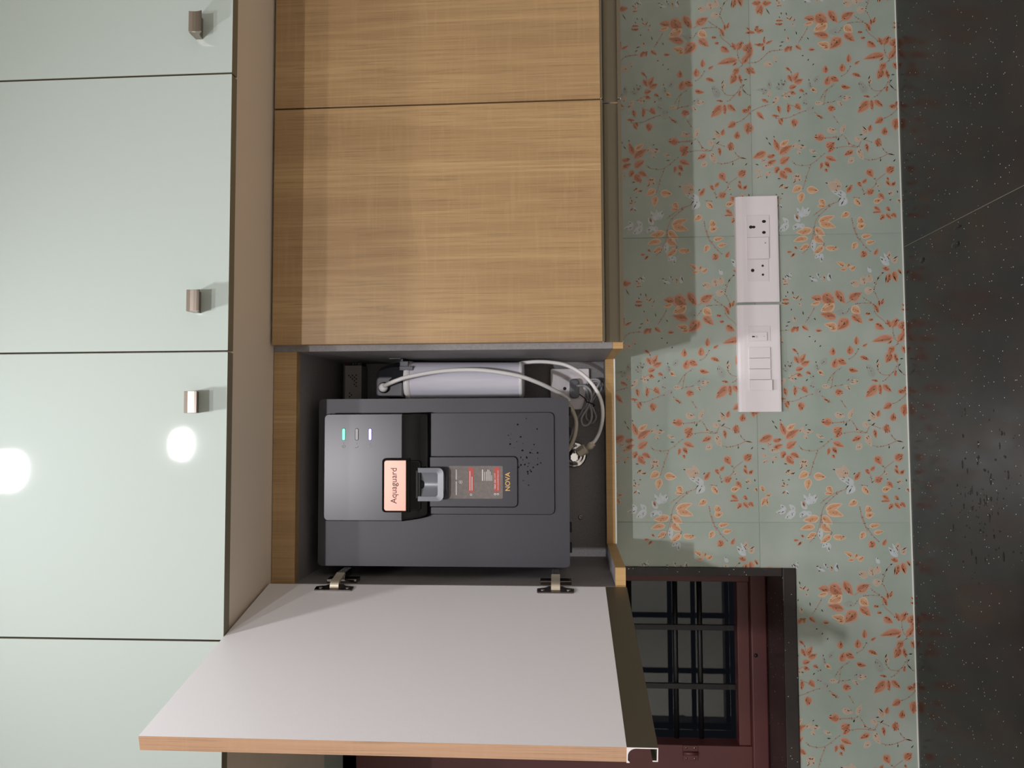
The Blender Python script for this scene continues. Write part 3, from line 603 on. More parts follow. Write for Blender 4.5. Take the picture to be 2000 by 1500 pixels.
# ------------------------------------------------------------------ loft cabinets above
LF, LU = 1.083, .493
LTOP = 1.02
seams = {'A': (.526, .946), 'B': (.1073, .526), 'C': (-.3125, .1073), 'D': (-.735, -.3125), 'E': (-1.16, -.735)}
def handle_bm(xc, z0):
    w_ = .0158; h = .0195
    pr = [(0, h), (.016, h+.0008), (.0235, h), (.0222, h*.75), (.0218, h*.5), (.0224, h*.25), (.0242, .0006), (.0232, 0), (.0205, .0012), (.0185, .004), (.013, .0075), (.006, .0088), (0, .0088)]
    b_ = NB(); prism(b_, [(LF-a, z0+b) for a, b in pr], 'yz', xc-w_, xc+w_, 0, bev=.0004); return b_
def loft(doors, label):
    x0 = min(seams[d][0] for d in doors); x1 = max(seams[d][1] for d in doors)
    t = thing('loft_cabinet', label, 'cabinet', ((x0+x1)/2, 1.33, LU))
    bm = NB(); box(bm, x0, x1, LF+.0185, WY, LU, LTOP+.01); build('body', bm, 'beige', t)
    for d in doors:
        a, b = seams[d]
        bm = NB(); prism(bm, rrect(a+.0014, b-.0014, .4895, LTOP, .0005, 1), 'xz', LF, LF+.018, 0)
        for f in bm.faces:
            f.normal_update()
            if abs(f.normal.y) < .5: f.material_index = 1
        dr = build('door', bm, ['loft_green', 'door_edge'], t)
        hpos = {'A': 40, 'B': 586, 'C': 785}.get(d)
        if hpos:
            p = P({'A': 393, 'B': 389, 'C': 384.5}[d], hpos, LF-.024)
            build('handle', handle_bm(p.x, p.z), 'nickel', dr)
loft('A', 'pale green loft cabinet with its handle beside the hinge edge of the next door')
loft('BC', 'two-door pale green loft cabinet with paired handles, above the open cabinet')
loft('D', 'pale green loft cabinet without visible handle, above the window')
loft('E', 'pale green loft cabinet far above the window, beside the side wall')

# ------------------------------------------------------------------ water purifier
PF, PB = 1.320, PX-.012
wp = thing('water_purifier', 'charcoal wall-mounted water purifier with rose gold badge inside the open cabinet', 'water purifier', (-.103, 1.43, -.0125))
XA, XB = P(900, 1107, PF).x, P(900, 778, PF).x
ZA, ZB2 = P(1112, 940, PF).z, P(622, 940, PF).z
bm = NB(); prism(bm, rrect(XA, XB, ZA, ZB2, .007), 'xz', PF+.006, PB, 0); body = build('body', bm, 'charcoal', wp)
for (ya, yb) in ((795, 812), (835, 850), (1022, 1040), (1062, 1080)):
    bm = NB(); a, b = P(1112, yb, PF+.03).x, P(1112, ya, PF+.03).x; box(bm, a, b, PF+.03, PF+.05, ZA-.004, ZA+.002, .001); build('clip', bm, 'gap_black', body)
def rect_at(x0, x1, y0, y1, Y):
    a = P(x0, (y0+y1)/2, Y).z; b = P(x1, (y0+y1)/2, Y).z; l = P((x0+x1)/2, y1, Y).x; r = P((x0+x1)/2, y0, Y).x
    return l, r, b, a
l, r, b, t_ = rect_at(800, 1084, 805, 1005, PF); FPR = (l, r, b, t_)
# control panel and its glossy underside
CY = 1.298
cl, cr, cb, ctp = rect_at(632, 786, 808, 1018, CY)
bm = NB(); prism(bm, rrect(cl, cr, cb, ctp, .0085, 6, (0, 0, 1, 1)), 'xz', CY, PF+.006, 0, bev=.0016); cp_ = build('control_panel', bm, 'charcoal_panel', wp)
zl = P(842, 900, PF).z; rows = []
bm = NB(); lw = P(842, 1005, PF).x; rw = P(842, 805, PF).x
for i in range(11):
    s_ = i/10; a = s_*math.pi/2
    Y = CY+.0005+(PF-.0032-CY)*(1-math.cos(a)) ; z = cb+.0015+(zl-cb-.0015)*math.sin(a)
    xl = cl+(lw-cl)*s_; xr = cr+(rw-cr)*s_
    rows.append([bm.verts.new((xl, PF+.002, z)), bm.verts.new((xl, Y, z)), bm.verts.new((xl+.006, Y-.0004, z)), bm.verts.new((xr-.006, Y-.0004, z)), bm.verts.new((xr, Y, z)), bm.verts.new((xr, PF+.002, z))])
for a_, b_ in zip(rows, rows[1:]):
    for k in range(5): f = bm.faces.new((a_[k], a_[k+1], b_[k+1], b_[k])); f.smooth = True
build('hood', bm, 'gloss_black', wp)
# front fascia with one opening for both panels, leaving a groove all round them
tl, tr, tb, tt = cl-.0014, cr+.0014, cb, ctp+.0014; fl_, fr_, fb_, ft_ = FPR
up_ = rrect(tl, tr, tb, tt, .0095, 6, (0, 0, 1, 1)); dn_ = rrect(fl_, fr_, fb_, zl, .009, 5, (1, 1, 0, 0))
opening = dn_[:-2]+[(fr_, zl)]+up_[1:]+[(tl, tb), (fl_, zl)]
bm = NB(); plate_hole(bm, rrect(XA, XB, ZA, ZB2, .007), opening, PF, PF+.0061); build('fascia', bm, 'charcoal', wp)
# centre column
l, r, b, t_ = rect_at(838, 1011, 892, 990, PF-.004)
bm = NB(); plate_hole(bm, rrect(FPR[0]+.0016, FPR[1]-.0016, FPR[2]+.0016, FPR[3], .008), rrect(l-.0011, r+.0011, b-.0011, t_+.001, .008, 5, (1, 1, 0, 0)), PF-.0032, PF+.006)
build('front_panel', bm, 'charcoal_lower', wp)
bm = NB(); prism(bm, rrect(l, r, b, t_, .0075, 5, (1, 1, 0, 0)), 'xz', PF-.0062, PF+.006, 0, bev=.0012); col_ = build('centre_column', bm, 'charcoal_lower', wp)
# badge with frame, nozzle block below it
BY = 1.291
l, r, b, t_ = rect_at(746, 800, 895, 1001, BY)
bm = NB(); prism(bm, rrect(l, r, b, t_, .006, 5, (0, 0, 1, 1)), 'xz', BY, CY+.004, 0, bev=.001); bf = build('badge_frame', bm, 'gloss_black', wp)
l, r, b, t_ = rect_at(750, 793, 899, 998, BY-.002)
bm = NB(); prism(bm, rrect(l, r, b, t_, .0045, 5, (0.2, 0.2, 1, 1)), 'xz', BY-.002, BY+.002, 0, bev=.0007); bd = build('badge', bm, 'rose_gold', bf)
cz = (b+t_)/2; cx = (l+r)/2
text('brand_lettering', 'Aquaguard', .0148, cx, BY-.0023, P(770, 950, BY).z, 'badge_text', bf, .0002, 0.0, .95)
l, r, b, t_ = rect_at(796, 822, 899, 998, BY+.004)
bm = NB(); prism(bm, rrect(l, r, b, t_+.004, .006, 5, (1, 1, 0, 0)), 'xz', BY+.003, PF, 0, bev=.0025); build('nozzle_housing', bm, 'gloss_black', wp)
c_ = P(815, 946, BY+.012); bm = NB(); lathe(bm, [(0, -.012), (.007, -.012), (.0085, -.010), (.0095, .012), (0, .012)], (c_.x, BY+.014, c_.z), (0, 0, 1), 20); build('nozzle', bm, 'gap_black', wp)
# U-shaped dispensing lever
LY = 1.290
l, r, b, t_ = rect_at(816, 866, 914, 979, LY)
bm = NB()
outer = rrect(l, r, b, t_, .009, 6, (1, 1, 0, 0)); inn = rrect(l+.008, r-.008, b+.010, t_, .004, 6, (1, 1, 0, 0))
no = len(outer)
def ring(pts, y): return [bm.verts.new((p[0], y, p[1])) for p in pts]
of, ob, jf, jb = ring(outer, LY), ring(outer, LY+.004), ring(inn, LY+.0006), ring(inn, LY+.004)
for k in range(no-1):
    bm.faces.new((of[k], of[k+1], jf[k+1], jf[k])); bm.faces.new((of[k], of[k+1], ob[k+1], ob[k])); bm.faces.new((jf[k], jf[k+1], jb[k+1], jb[k])); bm.faces.new((ob[k], ob[k+1], jb[k+1], jb[k]))
# the open top corners: outline starts at bottom left and runs round to top left
bm.faces.new((of[-1], of[0], jf[0], jf[-1])); bm.faces.new((ob[-1], ob[0], jb[0], jb[-1])); bm.faces.new((of[-1], of[0], ob[0], ob[-1])); bm.faces.new((jf[-1], jf[0], jb[0], jb[-1]))
lv = build('lever', bm, 'lever_grey', wp)
bm = NB(); il, ir, ib_, it_ = l+.0075, r-.0075, b+.0095, t_+.001
n = 12
for i in range(n):
    def pt(k):
        a = k/n; x = il+(ir-il)*a; return x, LY+.0035+.006*math.sin(math.pi*a)
    (xa, ya), (xb, yb) = pt(i), pt(i+1)
    v = [bm.verts.new(c3) for c3 in ((xa, ya, ib_), (xb, yb, ib_), (xb, yb+.002, it_), (xa, ya+.002, it_))]; f = bm.faces.new(v); f.smooth = True
bmesh.ops.remove_doubles(bm, verts=bm.verts[:], dist=1e-6); build('lever_plate', bm, 'lever_grey', lv)
bm = NB(); box(bm, l+.004, r-.004, LY+.002, PF, t_-.004, t_+.004, .001); build('lever_pivot', bm, 'gap_black', lv)
# lights and icons
for k, (px, m1) in enumerate(((671.5, 'led_green'), (697, 'led_off'), (723, 'led_blue'))):
    p = P(px, 848.5, CY); 
    bm = NB(); prism(bm, rrect(p.x-.0106, p.x+.0106, p.z-.0030, p.z+.0030, .0029, 6), 'xz', CY-.0004, CY+.001, 0); build('light_rim', bm, 'gap_black', cp_)
    bm = NB(); prism(bm, rrect(p.x-.0098, p.x+.0098, p.z-.0022, p.z+.0022, .0021, 6), 'xz', CY-.0009, CY+.001, 0); build('indicator_light', bm, m1, cp_)
    p = P(px, 866, CY); bm = NB(); box(bm, p.x-.0016, p.x+.0016, CY-.0003, CY+.001, p.z-.0004, p.z+.0004); build('icon_tick', bm, 'icon', cp_)
    p = P(px, 872, CY); bm = NB()
    if k == 0:
        for i in range(14):
            a, b2 = [math.radians(-140+ (280)*(j)/14) for j in (i, i+1)]
            v = [bm.verts.new((p.x+rr*math.cos(aa), CY-.0003, p.z+rr*math.sin(aa))) for aa, rr in ((a, .0021), (b2, .0021), (b2, .0029), (a, .0029))]; bm.faces.new(v)
        box(bm, p.x-.003, p.x, CY-.0003, CY, p.z-.0004, p.z+.0004)
    elif k == 1: tube(bm, [(p.x-.002, CY-.0001, p.z+.003), (p.x-.0022, CY-.0001, p.z-.0003), (p.x+.0006, CY-.0001, p.z-.003)], .0005, 6)
    else:
        for i in range(3):
            for j in range(3): box(bm, p.x-.003+i*.0021, p.x-.0012+i*.0021, CY-.0003, CY, p.z-.003+j*.0021, p.z-.0012+j*.0021)
    build('icon', bm, 'icon', cp_)
# sticker and model name on the column
SY = PF-.0062
l, r, b, t_ = rect_at(877, 982, 910, 974, SY)
bm = NB(); prism(bm, rrect(l, r, b, t_, .002, 3), 'xz', SY-.0003, SY+.0005, 0); st = build('sticker', bm, 'sticker', col_)
def bar(x0, x1, y0, y1, m_, nm, o=.0006):
    a = rect_at(x0, x1, y0, y1, SY); bm = NB(); box(bm, a[0], a[1], SY-o, SY-.0001, a[2], a[3]); build(nm, bm, m_, col_)
bar(915, 925, 913, 961, 'sticker_red', 'sticker_band'); bar(965, 976, 913, 960, 'sticker_red', 'sticker_band')
SX = lambda y: P(930, y, SY).x
SZ = lambda x: P(x, 940, SY).z
for (x0, y0, y1) in ((890.5, 917, 937), (890.5, 940, 967)): bar(x0, x0+1.6, y0, y1, 'sticker_text', 'print_line')
for (x0, y0, y1) in ((917.3, 920, 958), (921.3, 931, 958)): bar(x0, x0+1.3, y0, y1, 'sticker_text', 'print_line', .0008)
for (x0, y0) in ((941.5, 917), (946, 921.5), (949.3, 921), (952, 917), (954.5, 917.5), (957.2, 921), (960, 928)): bar(x0, x0+(1.9 if x0 < 943 else 1.0), y0, 939, 'sticker_text', 'print_line')
text('sticker_number', '1860 266 1177', .0040, SX(940), SY-.0007, SZ(967), 'sticker_text', col_, .0001, 0, 1.15)
text('sticker_address', 'www.eurekaforbes.com', .0034, SX(938), SY-.0007, SZ(972.5), 'sticker_text', col_, .0001, 0, 1.05)
for (px, py) in ((967, 965), (972.5, 965), (920, 966)):
    p = P(px, py, SY); bm = NB(); lathe(bm, [(.0011, 0), (.0019, 0)], (p.x, SY-.0005, p.z), (0, 1, 0), 12)
    build('sticker_symbol', bm, 'sticker_text', col_, recalc=False)
p = P(900, 941.5, SY); bm = NB(); lathe(bm, [(0, 0), (.0012, 0)], (p.x, SY-.0005, p.z), (0, 1, 0), 10); lathe(bm, [(.0026, 0), (.0031, 0)], (p.x, SY-.0005, p.z), (0, 1, 0), 16); build('sticker_symbol', bm, 'sticker_text', col_)
p = P(992, 941, SY); text('model_lettering', 'NOVA', .0115, p.x, SY-.0003, p.z, 'gold_text', col_, .0002, .0002, .98)
bm = NB()
for _ in range(46):                            # splashed drops on the tray
    px = random.gauss(1030, 18); py = random.gauss(900, 42)
    if not (990 < px < 1078 and 815 < py < 985): continue
    y_ = PF-.0032 if px > 1012 or py < 890 else SY
    p = P(px, py, y_); rr = random.uniform(.0006, .0017); lathe(bm, [(0, -.0008), (rr*.6, -.0006), (rr, 0)], (p.x, y_, p.z), (0, 1, 0), 8)
tag(build('droplets', bm, 'water', wp), kind='stuff')

# ------------------------------------------------------------------ filter cartridge beside the purifier
fY = 1.446; fc = P(905, 742.5, fY-.03); FXc = fc.x+.0005
zt = P(791, 742, fY-.02).z; zb = P(1023, 742, fY-.02).z; R = .0372
wf = thing('water_filter', 'white cylindrical water filter cartridge with dark head, upright beside the purifier', 'water filter', (FXc, fY, zb))
bm = NB(); lathe(bm, [(0, zb), (R*.80, zb), (R*.90, zb+.004), (R*.93, zb+.012), (R*.99, zt-.012), (R*1.0, zt-.010)], (FXc, fY, 0), n=40); hs = build('housing', bm, 'filter_white', wf)
bm = NB(); lathe(bm, [(R*.86, zb+.002), (R*.955, zb+.003), (R*.955, zb+.008), (R*.9, zb+.009)], (FXc, fY, 0), n=40); build('base_ring', bm, 'tube_white', hs)
bm = NB(); lathe(bm, [(R*.98, zt-.012), (R*1.03, zt-.011), (R*1.05, zt-.005), (R*1.02, zt), (R*.9, zt+.0005)], (FXc, fY, 0), n=40); build('collar', bm, 'tube_white', hs)
ztop = P(736, 742, fY-.02).z
bm = NB()
lathe(bm, [(0, zt), (R*.97, zt), (R*.97, zt+.022), (R*.86, zt+.036), (R*.72, ztop-.004), (R*.62, ztop), (0, ztop)], (FXc, fY, 0), n=8, smooth=False)
hd = build('filter_head', bm, 'filter_black', wf)
pe = P(750, 756, fY-R*.9-.004)
bm = NB(); prism(bm, rrect(pe.x-.019, pe.x+.020, zt+.001, ztop-.002, .008, 4, (0, 0, 1, 1)), 'xz', fY-R*.92, fY-R*.3, 0, bev=.003); build('port_block', bm, 'filter_cap', hd)
bm = NB(); pc = P(749, 757, fY-R*.92-.006)
lathe(bm, [(.0105, .006), (.0105, -.0005), (.009, -.002)], (pc.x, fY-R*.92-.004, pc.z), (0, 1, 0), 24); build('port_gasket', bm, 'gap_black', hd)
bm = NB(); lathe(bm, [(.0085, .006), (.0085, -.006), (.0065, -.0085), (.004, -.0085)], (pc.x, fY-R*.92-.004, pc.z), (0, 1, 0), 24); build('port_fitting', bm, 'tube_white', hd)
bm = NB(); a = P(765, 706, fY-.01); b = P(790, 722, fY-.01)
box(bm, IR-.0016, IR+.0004, fY-.03, fY+.03, a.z-.022, a.z+.001, .0005); box(bm, FXc+R*.5, IR, fY-.02, fY+.02, a.z-.024, a.z-.020, .0005); box(bm, FXc+R*.50, FXc+R*.98, fY-.030, fY-.018, a.z-.036, a.z-.020, .001); box(bm, FXc+R*.50, FXc+R*.72, fY-.034, fY-.026, a.z-.046, a.z-.020, .001)
build('bracket', bm, 'filter_cap', wf)

# ------------------------------------------------------------------ light transformer on the back panel
l, r, b, t_ = rect_at(673, 706, 708, 800, 1.50)
ldv = thing('power_supply', 'small perforated grey metal power supply box with red side, high on the cabinet back', 'power supply', ((l+r)/2, 1.52, b))
bm = NB(); box(bm, l, r-.006, 1.50, PX, b, t_, .001); bx_ = build('casing', bm, 'driver_metal', ldv)
bm = NB(); box(bm, r-.007, r+.004, 1.514, PX, b+.003, t_-.001, .001); tm = build('terminal_block', bm, 'filter_black', ldv)
for k in range(3):
    bm = NB(); lathe(bm, [(0, -.001), (.0018, -.001), (.002, .0)], (r-.0015, 1.5135, b+.010+k*.0055), (0, 1, 0), 10); build('terminal_screw', bm, 'steel', tm)
bm = NB(); box(bm, l+.004, r+.012, 1.520, PX, t_-.001, t_+.006, .001); build('red_cover', bm, 'driver_red', ldv)
bm = NB(); tube(bm, [(r+.002, 1.525, t_-.010), (r+.010, 1.528, t_-.004), (r+.013, 1.538, t_+.012), (r+.012, PX-.001, t_+.02)], .0022, 8); build('lead_wire', bm, 'driver_red', ldv)
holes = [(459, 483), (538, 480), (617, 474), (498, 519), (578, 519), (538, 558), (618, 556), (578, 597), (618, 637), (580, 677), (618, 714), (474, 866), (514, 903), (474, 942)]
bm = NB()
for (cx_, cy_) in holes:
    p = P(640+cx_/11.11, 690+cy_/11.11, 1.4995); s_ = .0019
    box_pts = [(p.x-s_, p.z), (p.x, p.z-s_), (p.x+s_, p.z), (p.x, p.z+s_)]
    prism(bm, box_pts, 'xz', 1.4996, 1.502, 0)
build('vent_hole_shade', bm, 'hole', bx_)  # vent openings are black diamonds on the casing, their inner shade painted

# ------------------------------------------------------------------ socket with plug and cord, inside the cabinet
sY = 1.538
l, r, b, t_ = rect_at(1075, 1151, 720, 800, sY)
so = thing('wall_socket', 'square white wall socket with grey plug in it, at the cabinet back', 'socket', ((l+r)/2, PX, b))
bm = NB(); prism(bm, rrect(l, r, b, t_, .002, 3), 'xz', sY, PX+.002, 0, bev=.0015); fp = build('faceplate', bm, 'plastic_white', so)
l2, r2, b2, t2 = rect_at(1092.5, 1133, 739, 780, sY)
bm = NB(); prism(bm, rrect(l2, r2, b2, t2, .001, 3), 'xz', sY-.0012, sY+.001, 0, bev=.0004); build('socket_module', bm, 'plastic_white2', so)
p = P(1103, 759, sY-.001); bm = NB(); lathe(bm, [(.0034, 0), (.0022, -.0003), (.0022, .004), (0, .004)], (p.x, sY-.0013, p.z), (0, 1, 0), 16); build('earth_hole_shade', bm, 'hole', so)  # black disc paints the shade in the earth hole, no real opening
pl = thing('power_plug', 'grey two-pin plug with coiled grey cord hanging from the socket', 'plug', (P(1122, 759, sY).x, 1.52, P(1132, 759, sY).z))
l3, r3, b3, t3 = rect_at(1112.5, 1131.5, 740, 778, sY-.015)
bm = NB(); prism(bm, rrect(l3, r3, b3, t3, .0075, 6), 'xz', sY-.020, sY-.001, 0, bev=.003); build('plug_body', bm, 'plug_grey', pl)
cp = [(740, 395, 1.514), (830, 400, 1.508), (895, 460, 1.506), (905, 570, 1.508), (850, 680, 1.512), (785, 790, 1.514), (800, 870, 1.518), (860, 878, 1.52), (905, 810, 1.52), (910, 720, 1.52), (890, 610, 1.516), (930, 500, 1.514), (985, 400, 1.516), (1010, 345, 1.52), (960, 318, 1.524), (890, 330, 1.526), (852, 400, 1.528), (862, 500, 1.526), (890, 605, 1.522), (935, 690, 1.524), (965, 780, 1.526), (925, 850, 1.53), (865, 820, 1.532), (842, 750, 1.532), (880, 640, 1.53), (960, 520, 1.528), (1025, 450, 1.53), (1012, 360, 1.534), (955, 342, 1.536), (892, 370, 1.536), (848, 480, 1.536), (832, 600, 1.534), (785, 720, 1.534), (730, 800, 1.534), (680, 930, 1.53), (635, 1060, 1.52), (600, 1100, 1.51)]
bm = NB(); tube(bm, [P(1010+a/6.2526, 690+b_/6.2526, d_) for a, b_, d_ in cp], .0025, 8, smooth=6); cd = build('cord', bm, 'cord_grey', pl)
bm = NB(); tube(bm, [P(1010+a/6.2526, 690+b_/6.2526, d_) for a, b_, d_ in ((760, 500, 1.522), (825, 550, 1.512), (850, 592, 1.507), (885, 604, 1.503), (945, 632, 1.512), (925, 645, 1.524))], .0011, 6); build('cord_tie', bm, 'gap_black', cd)
c_ = P(1010+735/6.2526, 690+395/6.2526, 1.516); bm = NB(); lathe(bm, [(.0036, .006), (.0034, -.004), (.0026, -.006)], (c_.x, 1.518, c_.z), (0, 1, 0), 12); build('strain_relief', bm, 'plug_grey', pl)

# ------------------------------------------------------------------ tap, tubes and connector
v0 = P(1120.5, 888, PX-.006)
va = thing('stop_valve', 'chrome stop valve with round flange on the cabinet back below the purifier', 'valve', (v0.x, PX, v0.z-.027))
bm = NB(); lathe(bm, [(.0275, .006), (.0268, .001), (.0235, -.002), (.022, -.0015), (.019, -.005), (.013, -.006)], (v0.x, PX-.006, v0.z), (0, 1, 0), 36); build('flange', bm, 'chrome', va)
bm = NB(); lathe(bm, [(.010, .0), (.010, -.022), (.0125, -.024), (.0125, -.034), (0, -.034)], (v0.x, PX-.008, v0.z), (0, 1, 0), 24); build('valve_body', bm, 'chrome', va)
k0 = P(1121, 893, PX-.045); bm = NB(); prism(bm, [(k0.x+.011*math.cos(a)*(1 if i % 2 else .86), k0.z+.009*math.sin(a)*(1 if i % 2 else .9)) for i, a in enumerate([math.pi*j/8 for j in range(16)])], 'xz', PX-.052, PX-.040, 0, bev=.002); build('valve_knob', bm, 'chrome', va)
n0 = P(1139, 879, PX-.04); n1 = P(1152, 871, PX-.045); ax = (n1-n0).normalized()
bm = NB(); tube(bm, [Vector((v0.x, PX-.03, v0.z)), n0-ax*.004], .007, 12, smooth=0); build('valve_outlet', bm, 'chrome', va)
tb = thing('water_tube', 'thin white tube curving from the filter base to the beige nut on the chrome valve', 'tube', (n0.x, n0.y, n0.z))
bm = NB(); lathe(bm, [(0, -.010), (.0105, -.010), (.0105, .006), (.006, .008), (0, .008)], n0, ax, 6, smooth=False); build('coupling_nut', bm, 'tube_cream', tb)
bm = NB(); lathe(bm, [(.0055, .006), (.0055, .012), (.0075, .013), (.0075, .020), (.0055, .022), (.0055, .026), (.004, .027)], n0, ax, 16); build('coupling_sleeve', bm, 'tube_cream', tb)
f2 = [(1150, 867.5, PX-.046), (1160, 863, PX-.05), (1170, 846, PX-.055), (1176.5, 820, 1.47), (1176.5, 795, 1.462), (1170, 772, 1.458), (1155, 748, 1.455), (1134, 728, 1.452), (1105, 713, 1.45), (1075, 707.5, 1.448), (1048, 706.5, 1.446), (1024, 708.5, 1.446), (1012, 711, 1.447)]
bm = NB(); tube(bm, [P(*q_) for q_ in f2], .0036, 12); build('tube', bm, 'tube_white', tb)
fl = [(750, 755, fY-R*.92-.006), (754, 752, fY-R-.012), (775, 743, fY-R-.020), (800, 735.5, fY-R-.020), (850, 726.5, fY-R-.018), (900, 722.5, fY-R-.016), (950, 724, fY-R-.016), (1010, 733.5, fY-R-.012), (1050, 747, 1.41), (1080, 761, 1.43), (1100, 772, 1.45), (1112, 782, 1.47), (1120, 800, 1.475), (1126, 820, 1.475), (1123, 845, 1.485), (1114, 870, 1.495), (1104, 885, 1.50)]
bm = NB(); tube(bm, [P(*q_) for q_ in fl[:12]], .0040, 12)
tag(build('water_tube', bm, 'tube_white'), 'thin white tube arching from the filter head in front of the filter', 'tube')
bm = NB(); tube(bm, [P(*q_) for q_ in ((1108, 788, 1.49), (1117, 800, 1.487), (1125, 822, 1.485), (1123, 848, 1.488), (1114, 872, 1.495), (1105, 886, 1.50))], .0043, 12)
tag(build('water_tube', bm, 'tube_cream'), 'short cream tube bending behind the purifier above the chrome valve', 'tube')

# ------------------------------------------------------------------ switch and socket plates on the tiles
def plate(name, label, corners, cat):
    (xa, ya), (xb, yb) = corners
    Y = WY-.010; a = P((xa+xb)/2, (ya+yb)/2, Y)
    l, r, b, t_ = rect_at(xa, xb, ya, yb, Y)
    t = thing(name, label, cat, ((l+r)/2, WY, b))
    pr = [(WY+.0005, b), (Y+.0005, b+.0005), (Y, b+.004), (Y, t_-.014), (Y+.001, t_-.006), (Y+.004, t_-.0015), (WY+.0005, t_)]
    bm = NB(); prism(bm, pr, 'yz', l, r, 0, bev=.0006); build('faceplate', bm, 'plastic_white', t)
    return t, Y
def module(t, Y, rc, up, mt='plastic_white2', name='socket_module', tilt=0):
    l, r, b, t_ = rect_at(*rc, Y)
    bm = NB(); prism(bm, rrect(l-.0006, r+.0006, b-.0006, t_+.0006, .0008, 2), 'xz', Y-.0003, Y+.001, 0); build('module_frame', bm, 'plastic_white', t)
    bm = NB(); pr = [(Y+.001, b), (Y-up-tilt, b), (Y-up+.0002, t_), (Y+.001, t_)]
    prism(bm, pr, 'yz', l, r, 0, bev=.0004); return build(name, bm, mt, t)
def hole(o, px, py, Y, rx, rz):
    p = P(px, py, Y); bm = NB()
    prism(bm, [(p.x+rx*math.cos(a), p.z+rz*math.sin(a)) for a in [2*math.pi*i/14 for i in range(14)]], 'xz', Y-.0004, Y+.002, 0); build('pin_hole_shade', bm, 'hole', o)  # black disc paints the deep shade and dark shutter of a pin hole
t, Y = plate('socket_panel', 'white wide wall plate with two round-pin sockets and a switch between them', ((1437.5, 383), (1521, 590)), 'socket')
mo = module(t, Y, (1458.5, 1502, 421, 463.5), .0022)
for (px, py, rx, rz) in ((1466.5, 443.5, .0032, .0036), (1472, 443.5, .0026, .0034), (1492, 432.5, .0030, .0040), (1492, 454, .0030, .0036)): hole(mo, px, py, Y-.0023, rx, rz)
mo = module(t, Y, (1459.5, 1500.5, 464.5, 506), .0030, name='rocker_switch', tilt=.0018)
p = P(1494.5, 474.5, Y-.004); bm = NB(); box(bm, p.x-.0014, p.x+.0014, Y-.0052, Y-.003, p.z-.0012, p.z+.0012); build('neon_window', bm, 'cord_grey', mo)
mo = module(t, Y, (1459.5, 1501, 507, 549), .0014)
for (px, py, rr) in ((1470, 528.2, .0033), (1489.5, 519, .0022), (1490, 536.5, .0022)): hole(mo, px, py, Y-.0015, rr, rr*1.05)
t, Y = plate('switch_panel', 'white wide wall plate with four rocker switches and a small master switch', ((1441, 595), (1525, 804.5)), 'switch')
module(t, Y, (1461, 1504, 637, 667), .0014, name='switch_module')
mo = module(t, Y, (1468.5, 1497, 649, 665.5), .0034, name='master_switch', tilt=.0012)
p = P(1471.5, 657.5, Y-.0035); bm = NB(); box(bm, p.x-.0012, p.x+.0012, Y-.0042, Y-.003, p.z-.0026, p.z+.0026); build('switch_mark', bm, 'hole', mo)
p = P(1478, 657.5, Y-.0036); bm = NB(); lathe(bm, [(.0012, 0), (.0018, 0)], (p.x, Y-.0043, p.z), (0, 1, 0), 14); build('switch_mark', bm, 'cord_grey', mo, recalc=False)
p = P(1492.5, 657, Y-.0044); bm = NB(); box(bm, p.x-.0003, p.x+.0003, Y-.0047, Y-.003, p.z-.0018, p.z+.0018); build('switch_mark', bm, 'cord_grey', mo)
for i in range(4):
    y0 = 678.5+i*21.2
    module(t, Y, (1463+i*.4, 1503.5+i*.5+(1.5 if i == 3 else 0), y0, y0+20.4), .0024 if i < 3 else .0034, name='rocker_switch', tilt=.0012 if i < 3 else .0040)

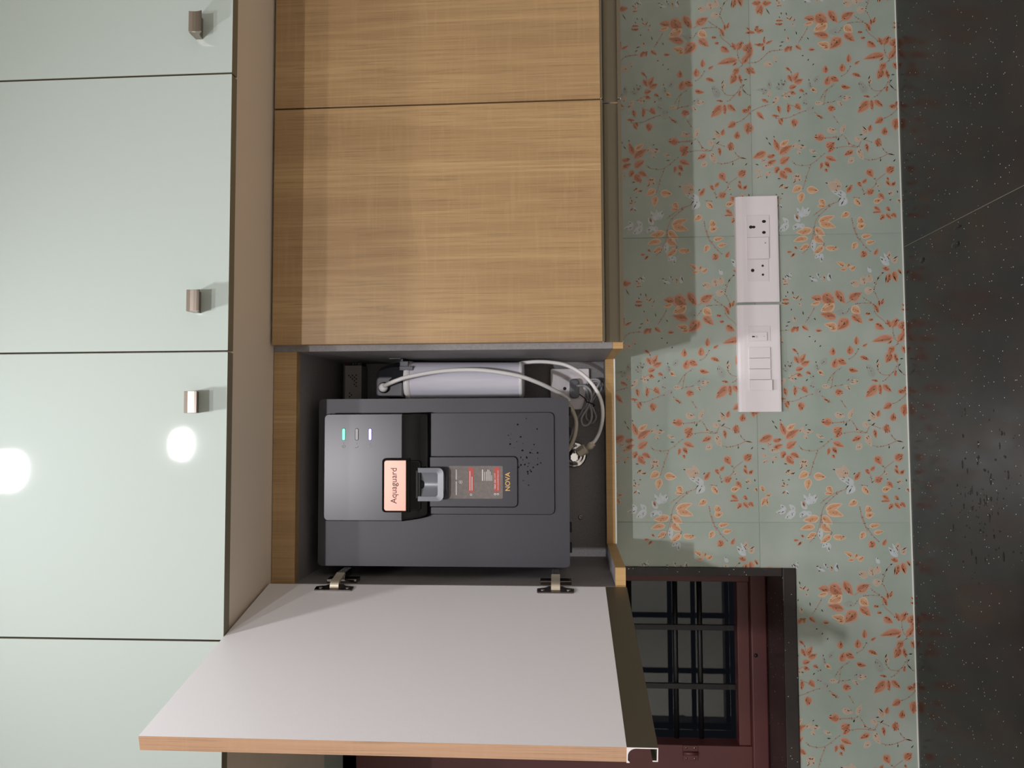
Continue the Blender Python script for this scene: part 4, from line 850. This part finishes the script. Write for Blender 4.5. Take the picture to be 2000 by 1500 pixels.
# ------------------------------------------------------------------ water on the worktop
for (px, py, rx, ry, wl) in ((1801, 508, .006, .011, 'round glinting drop of water on the granite close to the tiles'), (1866, 478, .006, .016, 'wide oval patch of water on the granite beside the slab joint'), (1870, 444, .003, .014, 'thin streak of water on the granite almost touching the slab joint')):
    p = P(px, py, 1.3); s_ = -.694/p.z; p = p*s_
    bm = NB(); n = 18; prof = [(1, 0), (.9, .0008), (.6, .0014), (.25, .0016)]; rings = []
    for (k, h) in prof: rings.append([bm.verts.new((p.x+rx*k*math.cos(2*math.pi*i/n)*(1+.2*math.sin(3*i)), p.y+ry*k*math.sin(2*math.pi*i/n), -.694+h-.0002)) for i in range(n)])
    for a, b in zip(rings, rings[1:]):
        for i in range(n): f = bm.faces.new((a[i], a[(i+1) % n], b[(i+1) % n], b[i])); f.smooth = True
    bm.faces.new(rings[-1])
    tag(build('water_drop', bm, 'water'), wl, 'water drop', 'water drops on the worktop')

bm = NB()
for _ in range(130):
    px, py = random.gauss(1912, 34), random.gauss(965, 75)
    if not (1810 < px < 1998 and 800 < py < 1150): continue
    p = P(px, py, 1.3); p = p*(-.694/p.z); r1 = random.uniform(.0006, .0022); el = random.choice((1, 1, 1, 2, 4)); n = 10
    rings = [[bm.verts.new((p.x+r1*el*k*math.cos(2*math.pi*i/n), p.y+r1*k*math.sin(2*math.pi*i/n)*(1+.2*random.random()), -.6942+h*r1)) for i in range(n)] for k, h in ((1, 0), (.85, .4), (.45, .75))]
    for a, b in zip(rings, rings[1:]):
        for i in range(n): f = bm.faces.new((a[i], a[(i+1) % n], b[(i+1) % n], b[i])); f.smooth = True
    bm.faces.new(rings[-1])
tag(build('water_beads', bm, 'water'), 'scatter of tiny water beads and dribbles drying on the granite', 'water', kind='stuff')

# ------------------------------------------------------------------ ceiling downlights
for (lx, ly, pw), wh in zip(LAMPS, LAMP_AT):
    t = thing('ceiling_downlight_offscreen', 'round white ceiling downlight '+wh, 'light', (lx, ly, CEIL-.02), 'ceiling downlights')
    bm = NB(); lathe(bm, [(.046, 0), (.060, -.004), (.062, 0), (.062, .001)], (lx, ly, CEIL-.0005), (0, 0, 1), 32); build('trim_ring', bm, 'lamp_ring', t)
    bm = NB(); lathe(bm, [(0, 0), (.046, 0)], (lx, ly, CEIL-.002), (0, 0, 1), 32); build('diffuser_offscreen', bm, 'lamp_disc', t)
